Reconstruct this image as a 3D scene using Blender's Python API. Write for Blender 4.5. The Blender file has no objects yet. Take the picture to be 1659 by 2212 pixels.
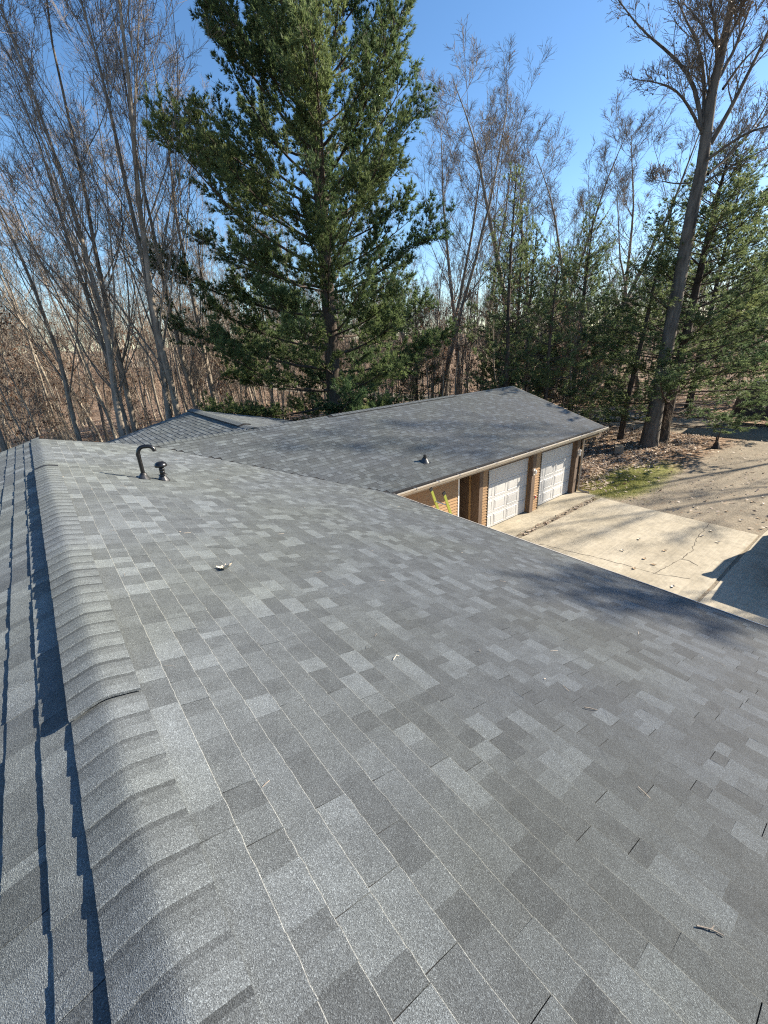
import bpy, math, random
import numpy as np
from mathutils import Matrix, Vector

sc = bpy.context.scene
R_ = random.Random(7)
EYE = 6.30                                   # camera height above the ground (m)

# ------------------------------------------------------------------ camera
FPX, IW, IH = 924.86, 1659.0, 2212.0         # focal length in pixels of a 1659x2212 picture
CF = np.array([0.56896023, 0.73473717, -0.36938537])
CR = np.array([0.77817442, -0.62627917, -0.04710606])
CU = np.array([0.26594893, 0.26064478, 0.9280816])
cam = bpy.data.cameras.new('camera'); camo = bpy.data.objects.new('camera', cam)
sc.collection.objects.link(camo); sc.camera = camo
cam.sensor_fit = 'VERTICAL'; cam.sensor_height = 36.0; cam.sensor_width = 27.0
cam.lens = FPX / IH * 36.0
cam.clip_start = 0.05; cam.clip_end = 2000
camo.matrix_world = Matrix(((CR[0], CU[0], -CF[0], 0), (CR[1], CU[1], -CF[1], 0), (CR[2], CU[2], -CF[2], EYE), (0, 0, 0, 1)))

def ray(px, py):                             # a pixel of the 1659-wide picture -> direction
    d = CF + CR * (px - IW / 2) / FPX - CU * (py - IH / 2) / FPX
    return d / np.linalg.norm(d)
def at_h(px, py, x, y):                      # height at which a pixel's ray passes over/near ground spot (x, y)
    d = ray(px, py); t = math.hypot(x, y) / math.hypot(d[0], d[1]); return d * t + np.array([0, 0, EYE])
def ground_at(px, py, z=0.0):
    d = ray(px, py); t = (z - EYE) / d[2]; return d * t + np.array([0, 0, EYE])
def project(P):
    P = np.asarray(P, float) - np.array([0, 0, EYE]); w = P @ CF
    return IW / 2 + FPX * (P @ CR) / w, IH / 2 - FPX * (P @ CU) / w, w

# ------------------------------------------------------------------ sky, sun, exposure
SUN = np.array([0.813, -0.341, 0.472]); SUN /= np.linalg.norm(SUN)
w = bpy.data.worlds.new('World'); sc.world = w; w.use_nodes = True
nt = w.node_tree; nt.nodes.clear()
sky = nt.nodes.new('ShaderNodeTexSky'); sky.sky_type = 'NISHITA'; sky.sun_disc = False
sky.sun_elevation = math.asin(SUN[2]); sky.sun_rotation = math.atan2(SUN[0], SUN[1])
sky.air_density = 1.0; sky.dust_density = 0.35; sky.ozone_density = 3.0; sky.altitude = 250
bg = nt.nodes.new('ShaderNodeBackground'); bg.inputs[1].default_value = 0.078
out = nt.nodes.new('ShaderNodeOutputWorld')
hs = nt.nodes.new('ShaderNodeHueSaturation'); hs.inputs['Saturation'].default_value = 1.14
nt.links.new(sky.outputs[0], hs.inputs['Color']); nt.links.new(hs.outputs[0], bg.inputs[0]); nt.links.new(bg.outputs[0], out.inputs[0])
sl = bpy.data.lights.new('sun', 'SUN'); so = bpy.data.objects.new('sun', sl); sc.collection.objects.link(so)
sl.energy = 5.0; sl.angle = math.radians(0.53); sl.color = (1.0, 0.89, 0.74)
so.rotation_euler = Vector(SUN).to_track_quat('Z', 'Y').to_euler(); so.location = (30, -12, 40)
sc.view_settings.view_transform = 'Standard'; sc.view_settings.look = 'None'
sc.view_settings.exposure = 1.5; sc.view_settings.gamma = 1.0
try:
    sc.cycles.use_denoising = False; sc.cycles.filter_width = 1.15
    sc.cycles.max_bounces = 6; sc.cycles.diffuse_bounces = 3; sc.cycles.transmission_bounces = 4
    sc.cycles.caustics_reflective = False; sc.cycles.caustics_refractive = False
    sc.cycles.sample_clamp_indirect = 6.0
except Exception:
    pass

# ------------------------------------------------------------------ materials
M = {}
def new_mat(name):
    m = bpy.data.materials.new(name); m.use_nodes = True
    t = m.node_tree; b = t.nodes['Principled BSDF']; M[name] = m
    return m, t, b
def N(t, kind, **kw):
    n = t.nodes.new(kind)
    for k, v in kw.items():
        if k.startswith('i_'):
            key = k[2:]; key = int(key) if key.isdigit() else key.replace('_', ' ')
            n.inputs[key].default_value = v
        else:
            setattr(n, k, v)
    return n
def L(t, a, b): t.links.new(a, b)
def ramp(t, stops, interp='LINEAR'):
    r = t.nodes.new('ShaderNodeValToRGB'); r.color_ramp.interpolation = interp
    e = r.color_ramp.elements
    while len(e) < len(stops): e.new(0.5)
    for i, (p, c) in enumerate(stops):
        e[i].position = p; e[i].color = (c[0], c[1], c[2], 1) if hasattr(c, '__len__') else (c, c, c, 1)
    return r
def mixc(t, fac, a, b, mode='MIX'):
    n = t.nodes.new('ShaderNodeMix'); n.data_type = 'RGBA'; n.blend_type = mode
    for s, v in ((0, fac), (6, a), (7, b)):
        if hasattr(v, 'is_linked'): t.links.new(v, n.inputs[s])
        elif s == 0: n.inputs[0].default_value = v
        else: n.inputs[s].default_value = (v[0], v[1], v[2], 1)
    return n.outputs[2]
def math_(t, op, a, b=None, c=None, clamp=False):
    n = t.nodes.new('ShaderNodeMath'); n.operation = op; n.use_clamp = clamp
    for i, v in enumerate((a, b, c)):
        if v is None: continue
        if hasattr(v, 'is_linked'): t.links.new(v, n.inputs[i])
        else: n.inputs[i].default_value = v
    return n.outputs[0]
def pos(t): return t.nodes.new('ShaderNodeNewGeometry').outputs['Position']
def noise(t, vec, scale, detail=3, rough=0.5):
    n = t.nodes.new('ShaderNodeTexNoise'); n.inputs['Scale'].default_value = scale
    n.inputs['Detail'].default_value = detail; n.inputs['Roughness'].default_value = rough
    if vec is not None: t.links.new(vec, n.inputs['Vector'])
    return n.outputs['Fac']
def bump(t, b, h, strength, dist):
    n = t.nodes.new('ShaderNodeBump'); n.inputs['Strength'].default_value = strength
    n.inputs['Distance'].default_value = dist; t.links.new(h, n.inputs['Height']); t.links.new(n.outputs[0], b.inputs['Normal'])

def simple(name, col, rough=0.6, var=0.15, scale=8.0, metal=0.0, bmp=0.0, spec=0.5, coords='pos'):
    m, t, b = new_mat(name)
    v = pos(t) if coords == 'pos' else t.nodes.new('ShaderNodeTexCoord').outputs['Object']
    n1 = noise(t, v, scale, 4, 0.6)
    c = mixc(t, n1, tuple(x * (1 - var) for x in col), tuple(min(1, x * (1 + var)) for x in col))
    L(t, c, b.inputs['Base Color']); b.inputs['Roughness'].default_value = rough
    b.inputs['Metallic'].default_value = metal; b.inputs['Specular IOR Level'].default_value = spec
    if bmp: bump(t, b, noise(t, v, scale * 6, 3), bmp, 0.01)
    return m

def shingle_material():
    m, t, b = new_mat('asphalt_shingle')
    p = pos(t)
    at = t.nodes.new('ShaderNodeAttribute'); at.attribute_name = 'shade'
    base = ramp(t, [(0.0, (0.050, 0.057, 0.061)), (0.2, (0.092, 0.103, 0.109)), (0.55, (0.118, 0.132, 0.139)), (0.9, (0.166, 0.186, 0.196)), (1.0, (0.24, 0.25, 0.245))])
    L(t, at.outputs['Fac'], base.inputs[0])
    vo = N(t, 'ShaderNodeTexVoronoi', feature='F1'); vo.inputs['Scale'].default_value = 400
    L(t, p, vo.inputs['Vector'])
    wn = t.nodes.new('ShaderNodeSeparateColor'); L(t, vo.outputs['Color'], wn.inputs[0])
    gr = ramp(t, [(0.0, 0.48), (0.45, 0.84), (0.8, 1.12), (0.94, 1.5), (1.0, 2.0)])
    L(t, wn.outputs[0], gr.inputs[0])
    c1 = mixc(t, 1.0, base.outputs[0], gr.outputs[0], 'MULTIPLY')
    # weathered, slightly mossy tone in broad drifts
    big = noise(t, p, 0.55, 3, 0.5)
    rb = ramp(t, [(0.40, (0.98, 0.99, 1.0)), (0.62, (1.0, 1.0, 0.93))]); L(t, big, rb.inputs[0])
    c2 = mixc(t, 1.0, c1, rb.outputs[0], 'MULTIPLY')
    mid = noise(t, p, 9, 4, 0.6)
    rm = ramp(t, [(0.3, 0.86), (0.7, 1.12)]); L(t, mid, rm.inputs[0])
    c3 = mixc(t, 1.0, c2, rm.outputs[0], 'MULTIPLY')
    L(t, c3, b.inputs['Base Color'])
    b.inputs['Roughness'].default_value = 0.82; b.inputs['Specular IOR Level'].default_value = 0.35
    try: b.inputs['Diffuse Roughness'].default_value = 1.0
    except Exception: pass
    bump(t, b, vo.outputs['Distance'], 0.55, 0.004)
    return m
shingle_material()
simple('roof_deck', (0.012, 0.012, 0.014), 0.9)
simple('vent_plastic', (0.008, 0.008, 0.009), 0.28, 0.1, 5, spec=0.6)
simple('mesh_plastic', (0.006, 0.006, 0.007), 0.7)
simple('flashing', (0.07, 0.072, 0.075), 0.3, 0.12, 12, metal=0.6)
simple('rubber', (0.016, 0.016, 0.017), 0.5)
simple('door_paint', (0.50, 0.50, 0.485), 0.45, 0.03, 2)
simple('gutter_paint', (0.43, 0.39, 0.325), 0.4, 0.10, 3.0)
simple('trim_paint', (0.42, 0.35, 0.26), 0.5, 0.08, 4)
simple('drip_metal', (0.55, 0.54, 0.50), 0.4, 0.05, 4)
simple('dark_trim', (0.035, 0.028, 0.022), 0.6)
simple('lamp_white', (0.72, 0.70, 0.66), 0.4, 0.04)
simple('soffit_paint', (0.20, 0.14, 0.09), 0.7)
simple('ladder_fibreglass', (0.26, 0.29, 0.05), 0.4, 0.08, 6)
simple('aluminium', (0.55, 0.56, 0.57), 0.35, 0.1, 20, metal=0.9)
simple('black_rubber', (0.012, 0.012, 0.012), 0.6)
simple('truck_paint', (0.05, 0.055, 0.065), 0.3, 0.03)
simple('trailer_paint', (0.010, 0.013, 0.022), 0.4, 0.1)
simple('glass_dark', (0.02, 0.024, 0.028), 0.08)
simple('chrome', (0.6, 0.6, 0.6), 0.2, 0.03, 5, metal=1.0)
simple('lens_red', (0.35, 0.01, 0.01), 0.3)
simple('dead_leaf_pale', (0.70, 0.62, 0.48), 0.7, 0.15, 30, coords='obj')
simple('dead_leaf_brown', (0.34, 0.24, 0.14), 0.75, 0.3, 30, coords='obj')
simple('twig_bark', (0.20, 0.17, 0.14), 0.85, 0.5, 90, bmp=0.3)
simple('crack_dirt', (0.09, 0.075, 0.055), 0.95, 0.3, 20)
simple('block_concrete', (0.24, 0.21, 0.16), 0.9, 0.25, 10, bmp=0.3)
simple('house_wall', (0.40, 0.27, 0.14), 0.7)

def siding_material():
    m, t, b = new_mat('cedar_siding'); p = pos(t)
    mp = N(t, 'ShaderNodeMapping'); mp.inputs['Scale'].default_value = (2.0, 4.0, 30.0); L(t, p, mp.inputs[0])
    n = noise(t, mp.outputs[0], 2.0, 5, 0.6)
    r = ramp(t, [(0.25, (0.25, 0.142, 0.06)), (0.55, (0.33, 0.20, 0.092)), (0.8, (0.38, 0.245, 0.122))]); L(t, n, r.inputs[0])
    L(t, r.outputs[0], b.inputs['Base Color']); b.inputs['Roughness'].default_value = 0.6
siding_material()
def wood_material():
    m, t, b = new_mat('post_wood'); p = pos(t)
    mp = N(t, 'ShaderNodeMapping'); mp.inputs['Scale'].default_value = (14.0, 14.0, 1.0); L(t, p, mp.inputs[0])
    n = noise(t, mp.outputs[0], 3.0, 5, 0.65)
    r = ramp(t, [(0.25, (0.07, 0.045, 0.03)), (0.5, (0.12, 0.082, 0.056)), (0.75, (0.19, 0.138, 0.095))]); L(t, n, r.inputs[0])
    L(t, r.outputs[0], b.inputs['Base Color']); b.inputs['Roughness'].default_value = 0.8
    bump(t, b, n, 0.3, 0.01)
wood_material()
def concrete_material():
    m, t, b = new_mat('concrete'); p = pos(t)
    n1 = noise(t, p, 0.7, 5, 0.6); n2 = noise(t, p, 6, 5, 0.65); n3 = noise(t, p, 90, 2, 0.5)
    mp = N(t, 'ShaderNodeMapping'); mp.inputs['Scale'].default_value = (0.35, 9.0, 1.0); mp.inputs['Rotation'].default_value = (0, 0, 0.03); L(t, p, mp.inputs[0])
    n4 = noise(t, mp.outputs[0], 2.2, 4, 0.6)
    r1 = ramp(t, [(0.3, (0.31, 0.272, 0.196)), (0.5, (0.39, 0.347, 0.257)), (0.7, (0.45, 0.405, 0.31))]); L(t, n1, r1.inputs[0])
    r2 = ramp(t, [(0.3, 0.80), (0.7, 1.10)]); L(t, n2, r2.inputs[0])
    r4 = ramp(t, [(0.3, 0.84), (0.7, 1.08)]); L(t, n4, r4.inputs[0])
    r3 = ramp(t, [(0.2, 0.8), (0.8, 1.15)]); L(t, n3, r3.inputs[0])
    c = mixc(t, 1, r1.outputs[0], r2.outputs[0], 'MULTIPLY'); c = mixc(t, 1, c, r4.outputs[0], 'MULTIPLY'); c = mixc(t, 1, c, r3.outputs[0], 'MULTIPLY')
    st = ramp(t, [(0.36, 0.70), (0.47, 1.0)]); L(t, noise(t, p, 1.7, 6, 0.7), st.inputs[0])
    c = mixc(t, 0.6, c, mixc(t, 1, c, st.outputs[0], 'MULTIPLY'))
    L(t, c, b.inputs['Base Color']); b.inputs['Roughness'].default_value = 0.9
    bump(t, b, n2, 0.25, 0.01)
concrete_material()

def ground_material():
    m, t, b = new_mat('ground_cover'); p = pos(t)
    sx = t.nodes.new('ShaderNodeSeparateXYZ'); L(t, p, sx.inputs[0]); X, Y = sx.outputs[0], sx.outputs[1]
    wob = math_(t, 'MULTIPLY', math_(t, 'SUBTRACT', noise(t, p, 0.45, 4, 0.6), 0.5), 3.2)
    fin = noise(t, p, 5.0, 5, 0.7); vf = noise(t, p, 22.0, 4, 0.7)
    # leaf litter: voronoi flakes in browns
    vo = N(t, 'ShaderNodeTexVoronoi'); vo.inputs['Scale'].default_value = 9.0; L(t, p, vo.inputs['Vector'])
    sc_ = t.nodes.new('ShaderNodeSeparateColor'); L(t, vo.outputs['Color'], sc_.inputs[0])
    lit = ramp(t, [(0.0, (0.07, 0.045, 0.028)), (0.35, (0.18, 0.11, 0.065)), (0.65, (0.30, 0.19, 0.12)), (0.9, (0.44, 0.33, 0.23)), (1.0, (0.62, 0.53, 0.42))]); L(t, sc_.outputs[0], lit.inputs[0])
    lit2 = mixc(t, math_(t, 'MULTIPLY', noise(t, p, 1.1, 4), 0.6), lit.outputs[0], (0.09, 0.065, 0.045))
    # gravel and dirt
    gr = ramp(t, [(0.25, (0.15, 0.127, 0.092)), (0.5, (0.245, 0.212, 0.16)), (0.75, (0.34, 0.30, 0.235))]); L(t, vf, gr.inputs[0])
    gr2r = ramp(t, [(0.3, 0.78), (0.7, 1.12)]); L(t, noise(t, p, 1.3, 5, 0.65), gr2r.inputs[0])
    gr2 = mixc(t, 1, gr.outputs[0], gr2r.outputs[0], 'MULTIPLY')
    # grass
    gs = ramp(t, [(0.3, (0.10, 0.12, 0.03)), (0.55, (0.22, 0.235, 0.07)), (0.8, (0.34, 0.31, 0.13))]); L(t, fin, gs.inputs[0])
    # gravel yard: Y + wobble < 7 - .03 (X-18)   and X > 16
    edge = math_(t, 'SUBTRACT', math_(t, 'ADD', math_(t, 'MULTIPLY', math_(t, 'SUBTRACT', X, 18.0), -0.02), 6.9), math_(t, 'ADD', Y, math_(t, 'MULTIPLY', wob, 0.55)))
    m_gr = math_(t, 'MULTIPLY', math_(t, 'ADD', edge, 0.4), 1.0, clamp=True)
    # dirt road: strip around X = 34.5
    ax = math_(t, 'ABSOLUTE', math_(t, 'SUBTRACT', math_(t, 'ADD', X, math_(t, 'MULTIPLY', wob, 0.4)), 34.6))
    m_rd = math_(t, 'MULTIPLY', math_(t, 'SUBTRACT', 3.2, ax), 1.2, clamp=True)
    m_far = math_(t, 'LESS_THAN', X, 37.5)
    m_g = math_(t, 'MAXIMUM', math_(t, 'MULTIPLY', m_gr, m_far), m_rd)
    # only near the drive: no gravel round the back of the house
    m_g = math_(t, 'MAXIMUM', m_g, math_(t, 'MULTIPLY', math_(t, 'LESS_THAN', X, 17.2), math_(t, 'LESS_THAN', Y, 8.6)))
    m_g = math_(t, 'MULTIPLY', m_g, math_(t, 'GREATER_THAN', X, 6.0))
    m_g = math_(t, 'MULTIPLY', m_g, math_(t, 'SUBTRACT', 1.0, math_(t, 'MULTIPLY', math_(t, 'GREATER_THAN', fin, 0.60), 0.55)))
    c = mixc(t, m_g, lit2, gr2)
    # grass patch near the garage corner
    gx = math_(t, 'DIVIDE', math_(t, 'SUBTRACT', X, 20.2), 4.2); gy = math_(t, 'DIVIDE', math_(t, 'SUBTRACT', Y, 7.6), 1.4)
    rr = math_(t, 'ADD', math_(t, 'MULTIPLY', gx, gx), math_(t, 'MULTIPLY', gy, gy))
    m_s = math_(t, 'MULTIPLY', math_(t, 'SUBTRACT', math_(t, 'ADD', 1.1, math_(t, 'MULTIPLY', wob, 0.5)), rr), 1.3, clamp=True)
    c = mixc(t, math_(t, 'MULTIPLY', m_s, 0.8), c, gs.outputs[0])
    L(t, c, b.inputs['Base Color']); b.inputs['Roughness'].default_value = 0.95
    b.inputs['Specular IOR Level'].default_value = 0.1
    bump(t, b, math_(t, 'ADD', fin, sc_.outputs[0]), 0.6, 0.05)
ground_material()

def bark_material(name, dark, light, sc_=6.0):
    m, t, b = new_mat(name)
    v = t.nodes.new('ShaderNodeTexCoord').outputs['Object']
    mp = N(t, 'ShaderNodeMapping'); mp.inputs['Scale'].default_value = (1.0, 1.0, 0.22); L(t, v, mp.inputs[0])
    n = noise(t, mp.outputs[0], sc_, 5, 0.65); n2 = noise(t, v, 0.6, 3)
    r = ramp(t, [(0.3, dark), (0.7, light)]); L(t, n, r.inputs[0])
    r2 = ramp(t, [(0.3, 0.75), (0.7, 1.15)]); L(t, n2, r2.inputs[0])
    L(t, mixc(t, 1, r.outputs[0], r2.outputs[0], 'MULTIPLY'), b.inputs['Base Color']); b.inputs['Roughness'].default_value = 0.95
    b.inputs['Specular IOR Level'].default_value = 0.15
    bump(t, b, n, 0.7, 0.04)
bark_material('bark_grey', (0.095, 0.08, 0.064), (0.36, 0.315, 0.255))
bark_material('bark_pale', (0.16, 0.135, 0.105), (0.50, 0.44, 0.35))
bark_material('bark_big', (0.05, 0.045, 0.04), (0.20, 0.18, 0.155), 5.0)
bark_material('bark_pine', (0.03, 0.024, 0.02), (0.13, 0.105, 0.085), 7.0)
bark_material('twig_grey', (0.13, 0.108, 0.085), (0.29, 0.25, 0.20), 3.0)
bark_material('twig_brown', (0.14, 0.105, 0.078), (0.30, 0.235, 0.18), 3.0)

def foliage_material(name, a, b_, trans=0.25):
    m, t, b = new_mat(name)
    at = t.nodes.new('ShaderNodeAttribute'); at.attribute_name = 'shade'
    r = ramp(t, [(0.0, a), (1.0, b_)]); L(t, at.outputs['Fac'], r.inputs[0])
    L(t, r.outputs[0], b.inputs['Base Color']); b.inputs['Roughness'].default_value = 0.55
    b.inputs['Specular IOR Level'].default_value = 0.3
    tr = t.nodes.new('ShaderNodeBsdfTranslucent'); L(t, r.outputs[0], tr.inputs[0])
    mx = t.nodes.new('ShaderNodeMixShader'); mx.inputs[0].default_value = trans
    o = t.nodes['Material Output']; L(t, b.outputs[0], mx.inputs[1]); L(t, tr.outputs[0], mx.inputs[2]); L(t, mx.outputs[0], o.inputs[0])
foliage_material('pine_needles', (0.052, 0.105, 0.052), (0.215, 0.262, 0.098), 0.5)
foliage_material('pine_needles_far', (0.075, 0.125, 0.062), (0.24, 0.28, 0.115), 0.5)
foliage_material('brown_leaves', (0.10, 0.045, 0.025), (0.30, 0.17, 0.10), 0.3)
foliage_material('litter_leaves', (0.15, 0.095, 0.06), (0.62, 0.53, 0.43), 0.15)
foliage_material('grass_blades', (0.10, 0.13, 0.03), (0.36, 0.36, 0.12), 0.3)
foliage_material('seed_heads', (0.08, 0.06, 0.05), (0.20, 0.15, 0.12), 0.15)

# ------------------------------------------------------------------ mesh helpers
def mesh_np(name, parts, mats, smooth=False):
    """parts: list of (V (n,3), F (m,k), material index, shade array or None)"""
    me = bpy.data.meshes.new(name)
    Vs, loops, starts, totals, mi, sh = [], [], [], [], [], []
    vo = 0; lo = 0; anysh = any(p[3] is not None for p in parts)
    for V, F, m, s in parts:
        V = np.asarray(V, np.float32); F = np.asarray(F, np.int32)
        if len(F) == 0: continue
        Vs.append(V); k = F.shape[1]; n = F.shape[0]
        loops.append((F + vo).ravel()); starts.append(lo + np.arange(n) * k); totals.append(np.full(n, k))
        mi.append(np.full(n, m)); sh.append(np.full(n, 0.5) if s is None else np.asarray(s, float))
        vo += len(V); lo += n * k
    Vs = np.concatenate(Vs); loops = np.concatenate(loops); starts = np.concatenate(starts); totals = np.concatenate(totals)
    me.vertices.add(len(Vs)); me.vertices.foreach_set('co', Vs.ravel())
    me.loops.add(len(loops)); me.loops.foreach_set('vertex_index', loops.astype(np.int32))
    me.polygons.add(len(starts)); me.polygons.foreach_set('loop_start', starts.astype(np.int32))
    try: me.polygons.foreach_set('loop_total', totals.astype(np.int32))
    except Exception: pass
    me.polygons.foreach_set('material_index', np.concatenate(mi).astype(np.int32))
    me.polygons.foreach_set('use_smooth', np.full(len(starts), bool(smooth)))
    if anysh:
        a = me.attributes.new('shade', 'FLOAT', 'FACE'); a.data.foreach_set('value', np.concatenate(sh).astype(np.float32))
    for m in mats: me.materials.append(M[m])
    me.update(calc_edges=True); me.validate()
    return me
def obj(name, me, parent=None, loc=None, mat=None):
    o = bpy.data.objects.new(name, me); sc.collection.objects.link(o)
    if parent is not None: o.parent = parent
    if loc is not None: o.location = loc
    return o
def empty(name, loc=(0, 0, 0)):
    o = bpy.data.objects.new(name, None); sc.collection.objects.link(o); o.location = loc; o.empty_display_size = 0.2
    return o
def tag(o, label=None, cat=None, group=None, kind=None):
    if label: o['label'] = label
    if cat: o['category'] = cat
    if group: o['group'] = group
    if kind: o['kind'] = kind
    return o
BOXF = np.array([[0, 3, 2, 1], [4, 5, 6, 7], [0, 1, 5, 4], [1, 2, 6, 5], [2, 3, 7, 6], [3, 0, 4, 7]])
def boxp(x0, x1, y0, y1, z0, z1, m=0, s=None):
    V = np.array([[x0, y0, z0], [x1, y0, z0], [x1, y1, z0], [x0, y1, z0], [x0, y0, z1], [x1, y0, z1], [x1, y1, z1], [x0, y1, z1]], float)
    return (V, BOXF, m, s)
def box_obj(name, b, mat, parent=None, bev=0.0):
    o = obj(name, mesh_np(name, [boxp(*b)], [mat]), parent)
    if bev:
        md = o.modifiers.new('bevel', 'BEVEL'); md.width = bev; md.segments = 2; md.limit_method = 'ANGLE'
    return o
def extrude(profile, axis, a0, a1, m=0):
    """closed 2D profile [(p,q)] extruded along axis 0 (p=y,q=z) or 1 (p=x,q=z) or 2 (p=x,q=y)"""
    n = len(profile); V = []
    for a in (a0, a1):
        for p, q in profile:
            V.append({0: (a, p, q), 1: (p, a, q), 2: (p, q, a)}[axis])
    side = np.array([[i, (i + 1) % n, n + (i + 1) % n, n + i] for i in range(n)])
    caps = np.array([list(range(n))[::-1], [n + i for i in range(n)]])
    return [(np.array(V, float), side, m, None), (np.array(V, float), caps, m, None)]
def unit(v):
    v = np.asarray(v, float); return v / np.maximum(np.linalg.norm(v, axis=-1, keepdims=True), 1e-9)
def tubes(P, R, sides, m=0, shade=None):
    """P (n,k,3) polylines, R (n,k) radii -> part"""
    P = np.asarray(P, float); R = np.asarray(R, float); n, k = R.shape
    T = np.empty_like(P); T[:, 1:-1] = P[:, 2:] - P[:, :-2]; T[:, 0] = P[:, 1] - P[:, 0]; T[:, -1] = P[:, -1] - P[:, -2]
    T = unit(T); ref = np.eye(3)[np.argmin(np.abs(T).max(1), axis=1)][:, None, :]
    A = unit(np.cross(T, np.broadcast_to(ref, T.shape))); B = np.cross(T, A)
    ang = np.arange(sides) * 2 * math.pi / sides
    ring = P[:, :, None, :] + R[:, :, None, None] * (A[:, :, None, :] * np.cos(ang)[None, None, :, None] + B[:, :, None, :] * np.sin(ang)[None, None, :, None])
    V = ring.reshape(-1, 3)
    b = (np.arange(n)[:, None, None] * k + np.arange(k - 1)[None, :, None]) * sides
    j = np.arange(sides)[None, None, :]; j2 = (j + 1) % sides
    F = np.stack([b + j, b + j2, b + sides + j2, b + sides + j], -1).reshape(-1, 4)
    s = None if shade is None else np.repeat(shade, (k - 1) * sides)
    return (V, F, m, s)
def lathe(profile, seg=20, m=0, c=(0, 0, 0)):
    n = len(profile); V = []
    for r, z in profile:
        for i in range(seg):
            a = 2 * math.pi * i / seg; V.append((c[0] + r * math.cos(a), c[1] + r * math.sin(a), c[2] + z))
    F = [[k * seg + i, k * seg + (i + 1) % seg, (k + 1) * seg + (i + 1) % seg, (k + 1) * seg + i] for k in range(n - 1) for i in range(seg)]
    return (np.array(V, float), np.array(F), m, None)

# ================================================================== SETTING
# ground: one sheet with gentle relief, flat around the house
def make_ground():
    n = 121; u = np.linspace(-1, 1, n); g = np.sign(u) * (np.abs(u) ** 2.2) * 420
    X, Y = np.meshgrid(g + 15, g + 10, indexing='ij'); rng = np.random.default_rng(3)
    d = np.hypot(X - 12, Y - 6); k = np.clip((d - 40) / 60, 0, 1)
    Z = k * (1.2 * np.sin(X * 0.05 + 1) * np.cos(Y * 0.043) + 0.6 * np.sin(X * 0.13) * np.sin(Y * 0.11 + 2)) + np.clip((d - 90) / 330, 0, 1) * 10
    Z -= np.clip((Y - 22) / 25, 0, 1) * np.clip((14 - X) / 20, 0, 1) * 1.5 * (d < 200)
    Z += -0.004
    V = np.stack([X, Y, Z], -1).reshape(-1, 3)
    i, j = np.meshgrid(np.arange(n - 1), np.arange(n - 1), indexing='ij'); a = (i * n + j).ravel()
    F = np.stack([a, a + n, a + n + 1, a + 1], -1)
    o = obj('ground', mesh_np('ground', [(V, F, 0, None)], ['ground_cover'], True)); tag(o, kind='structure')
    def gz(x, y):
        d = math.hypot(x - 12, y - 6); k = min(max((d - 40) / 60, 0), 1)
        z = k * (1.2 * math.sin(x * 0.05 + 1) * math.cos(y * 0.043) + 0.6 * math.sin(x * 0.13) * math.sin(y * 0.11 + 2)) + min(max((d - 90) / 330, 0), 1) * 10
        z -= min(max((y - 22) / 25, 0), 1) * min(max((14 - x) / 20, 0), 1) * 1.5 * (d < 200)
        return z - 0.004
    return gz
GZ = make_ground()

# concrete: apron at the doors, the drive slabs
def slab(name, x0, x1, y0, y1, top, label, jit=0.015, seed=1):
    rng = random.Random(seed); pts = []
    nx = max(2, int((x1 - x0) / 0.5)); ny = max(2, int((y1 - y0) / 0.5))
    for i in range(nx): pts.append((x0 + (x1 - x0) * i / nx, y0 + rng.uniform(-jit, jit)))
    for i in range(ny): pts.append((x1 + rng.uniform(-jit, jit), y0 + (y1 - y0) * i / ny))
    for i in range(nx): pts.append((x1 - (x1 - x0) * i / nx, y1 + rng.uniform(-jit, jit)))
    for i in range(ny): pts.append((x0 + rng.uniform(-jit, jit), y1 - (y1 - y0) * i / ny))
    n = len(pts); V = [(x, y, -0.12) for x, y in pts] + [(x, y, top) for x, y in pts]
    side = np.array([[i, (i + 1) % n, n + (i + 1) % n, n + i] for i in range(n)])
    me = mesh_np(name, [(V, side, 0, None), (V, np.array([[n + i for i in range(n)]]), 0, None)], ['concrete'])
    o = obj(name, me); tag(o, label, kind='structure')
    return o
slab('garage_apron', 6.6, 16.95, 7.64, 8.9, 0.03, 'narrow concrete apron along the white garage doors')
drive = slab('driveway', 6.75, 16.85, 2.36, 7.38, 0.025, 'pale cracked concrete drive slab in front of the garage', seed=2)
slab('driveway', 6.75, 22.0, -6.0, 2.28, 0.012, 'concrete drive slab in shade beyond the expansion joint', seed=3)
def crack(pts, wd, top, parent):
    pts = np.array(pts, float); P = []
    rng = np.random.default_rng(int(abs(pts[0, 0]) * 100))
    fine = []
    for a, b in zip(pts[:-1], pts[1:]):
        k = max(2, int(np.linalg.norm(b - a) / 0.12))
        for i in range(k): fine.append(a + (b - a) * i / k + rng.normal(0, 0.018, 2))
    fine.append(pts[-1]); fine = np.array(fine)
    t = np.gradient(fine, axis=0); nrm = unit(np.stack([-t[:, 1], t[:, 0]], -1))
    ww = wd * (0.4 + rng.random(len(fine)))[:, None]
    V = np.concatenate([np.c_[fine + nrm * ww, np.full(len(fine), top)], np.c_[fine - nrm * ww, np.full(len(fine), top)]])
    n = len(fine); F = np.array([[i, i + 1, n + i + 1, n + i] for i in range(n - 1)])
    obj('crack', mesh_np('crack', [(V, F, 0, None)], ['crack_dirt']), parent)
for path, wd in (([(835 + 330, 1175), (1300, 1207), (1420, 1240), (1490, 1250)], 0.008), ([(1535, 1128), (1510, 1155), (1495, 1188), (1472, 1208)], 0.010),
                 ([(1472, 1208), (1440, 1225), (1410, 1240)], 0.009), ([(1472, 1208), (1490, 1212), (1508, 1222)], 0.010)):
    crack([ground_at(px, py, 0.025)[:2] for px, py in path], wd, 0.029, drive)

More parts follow.
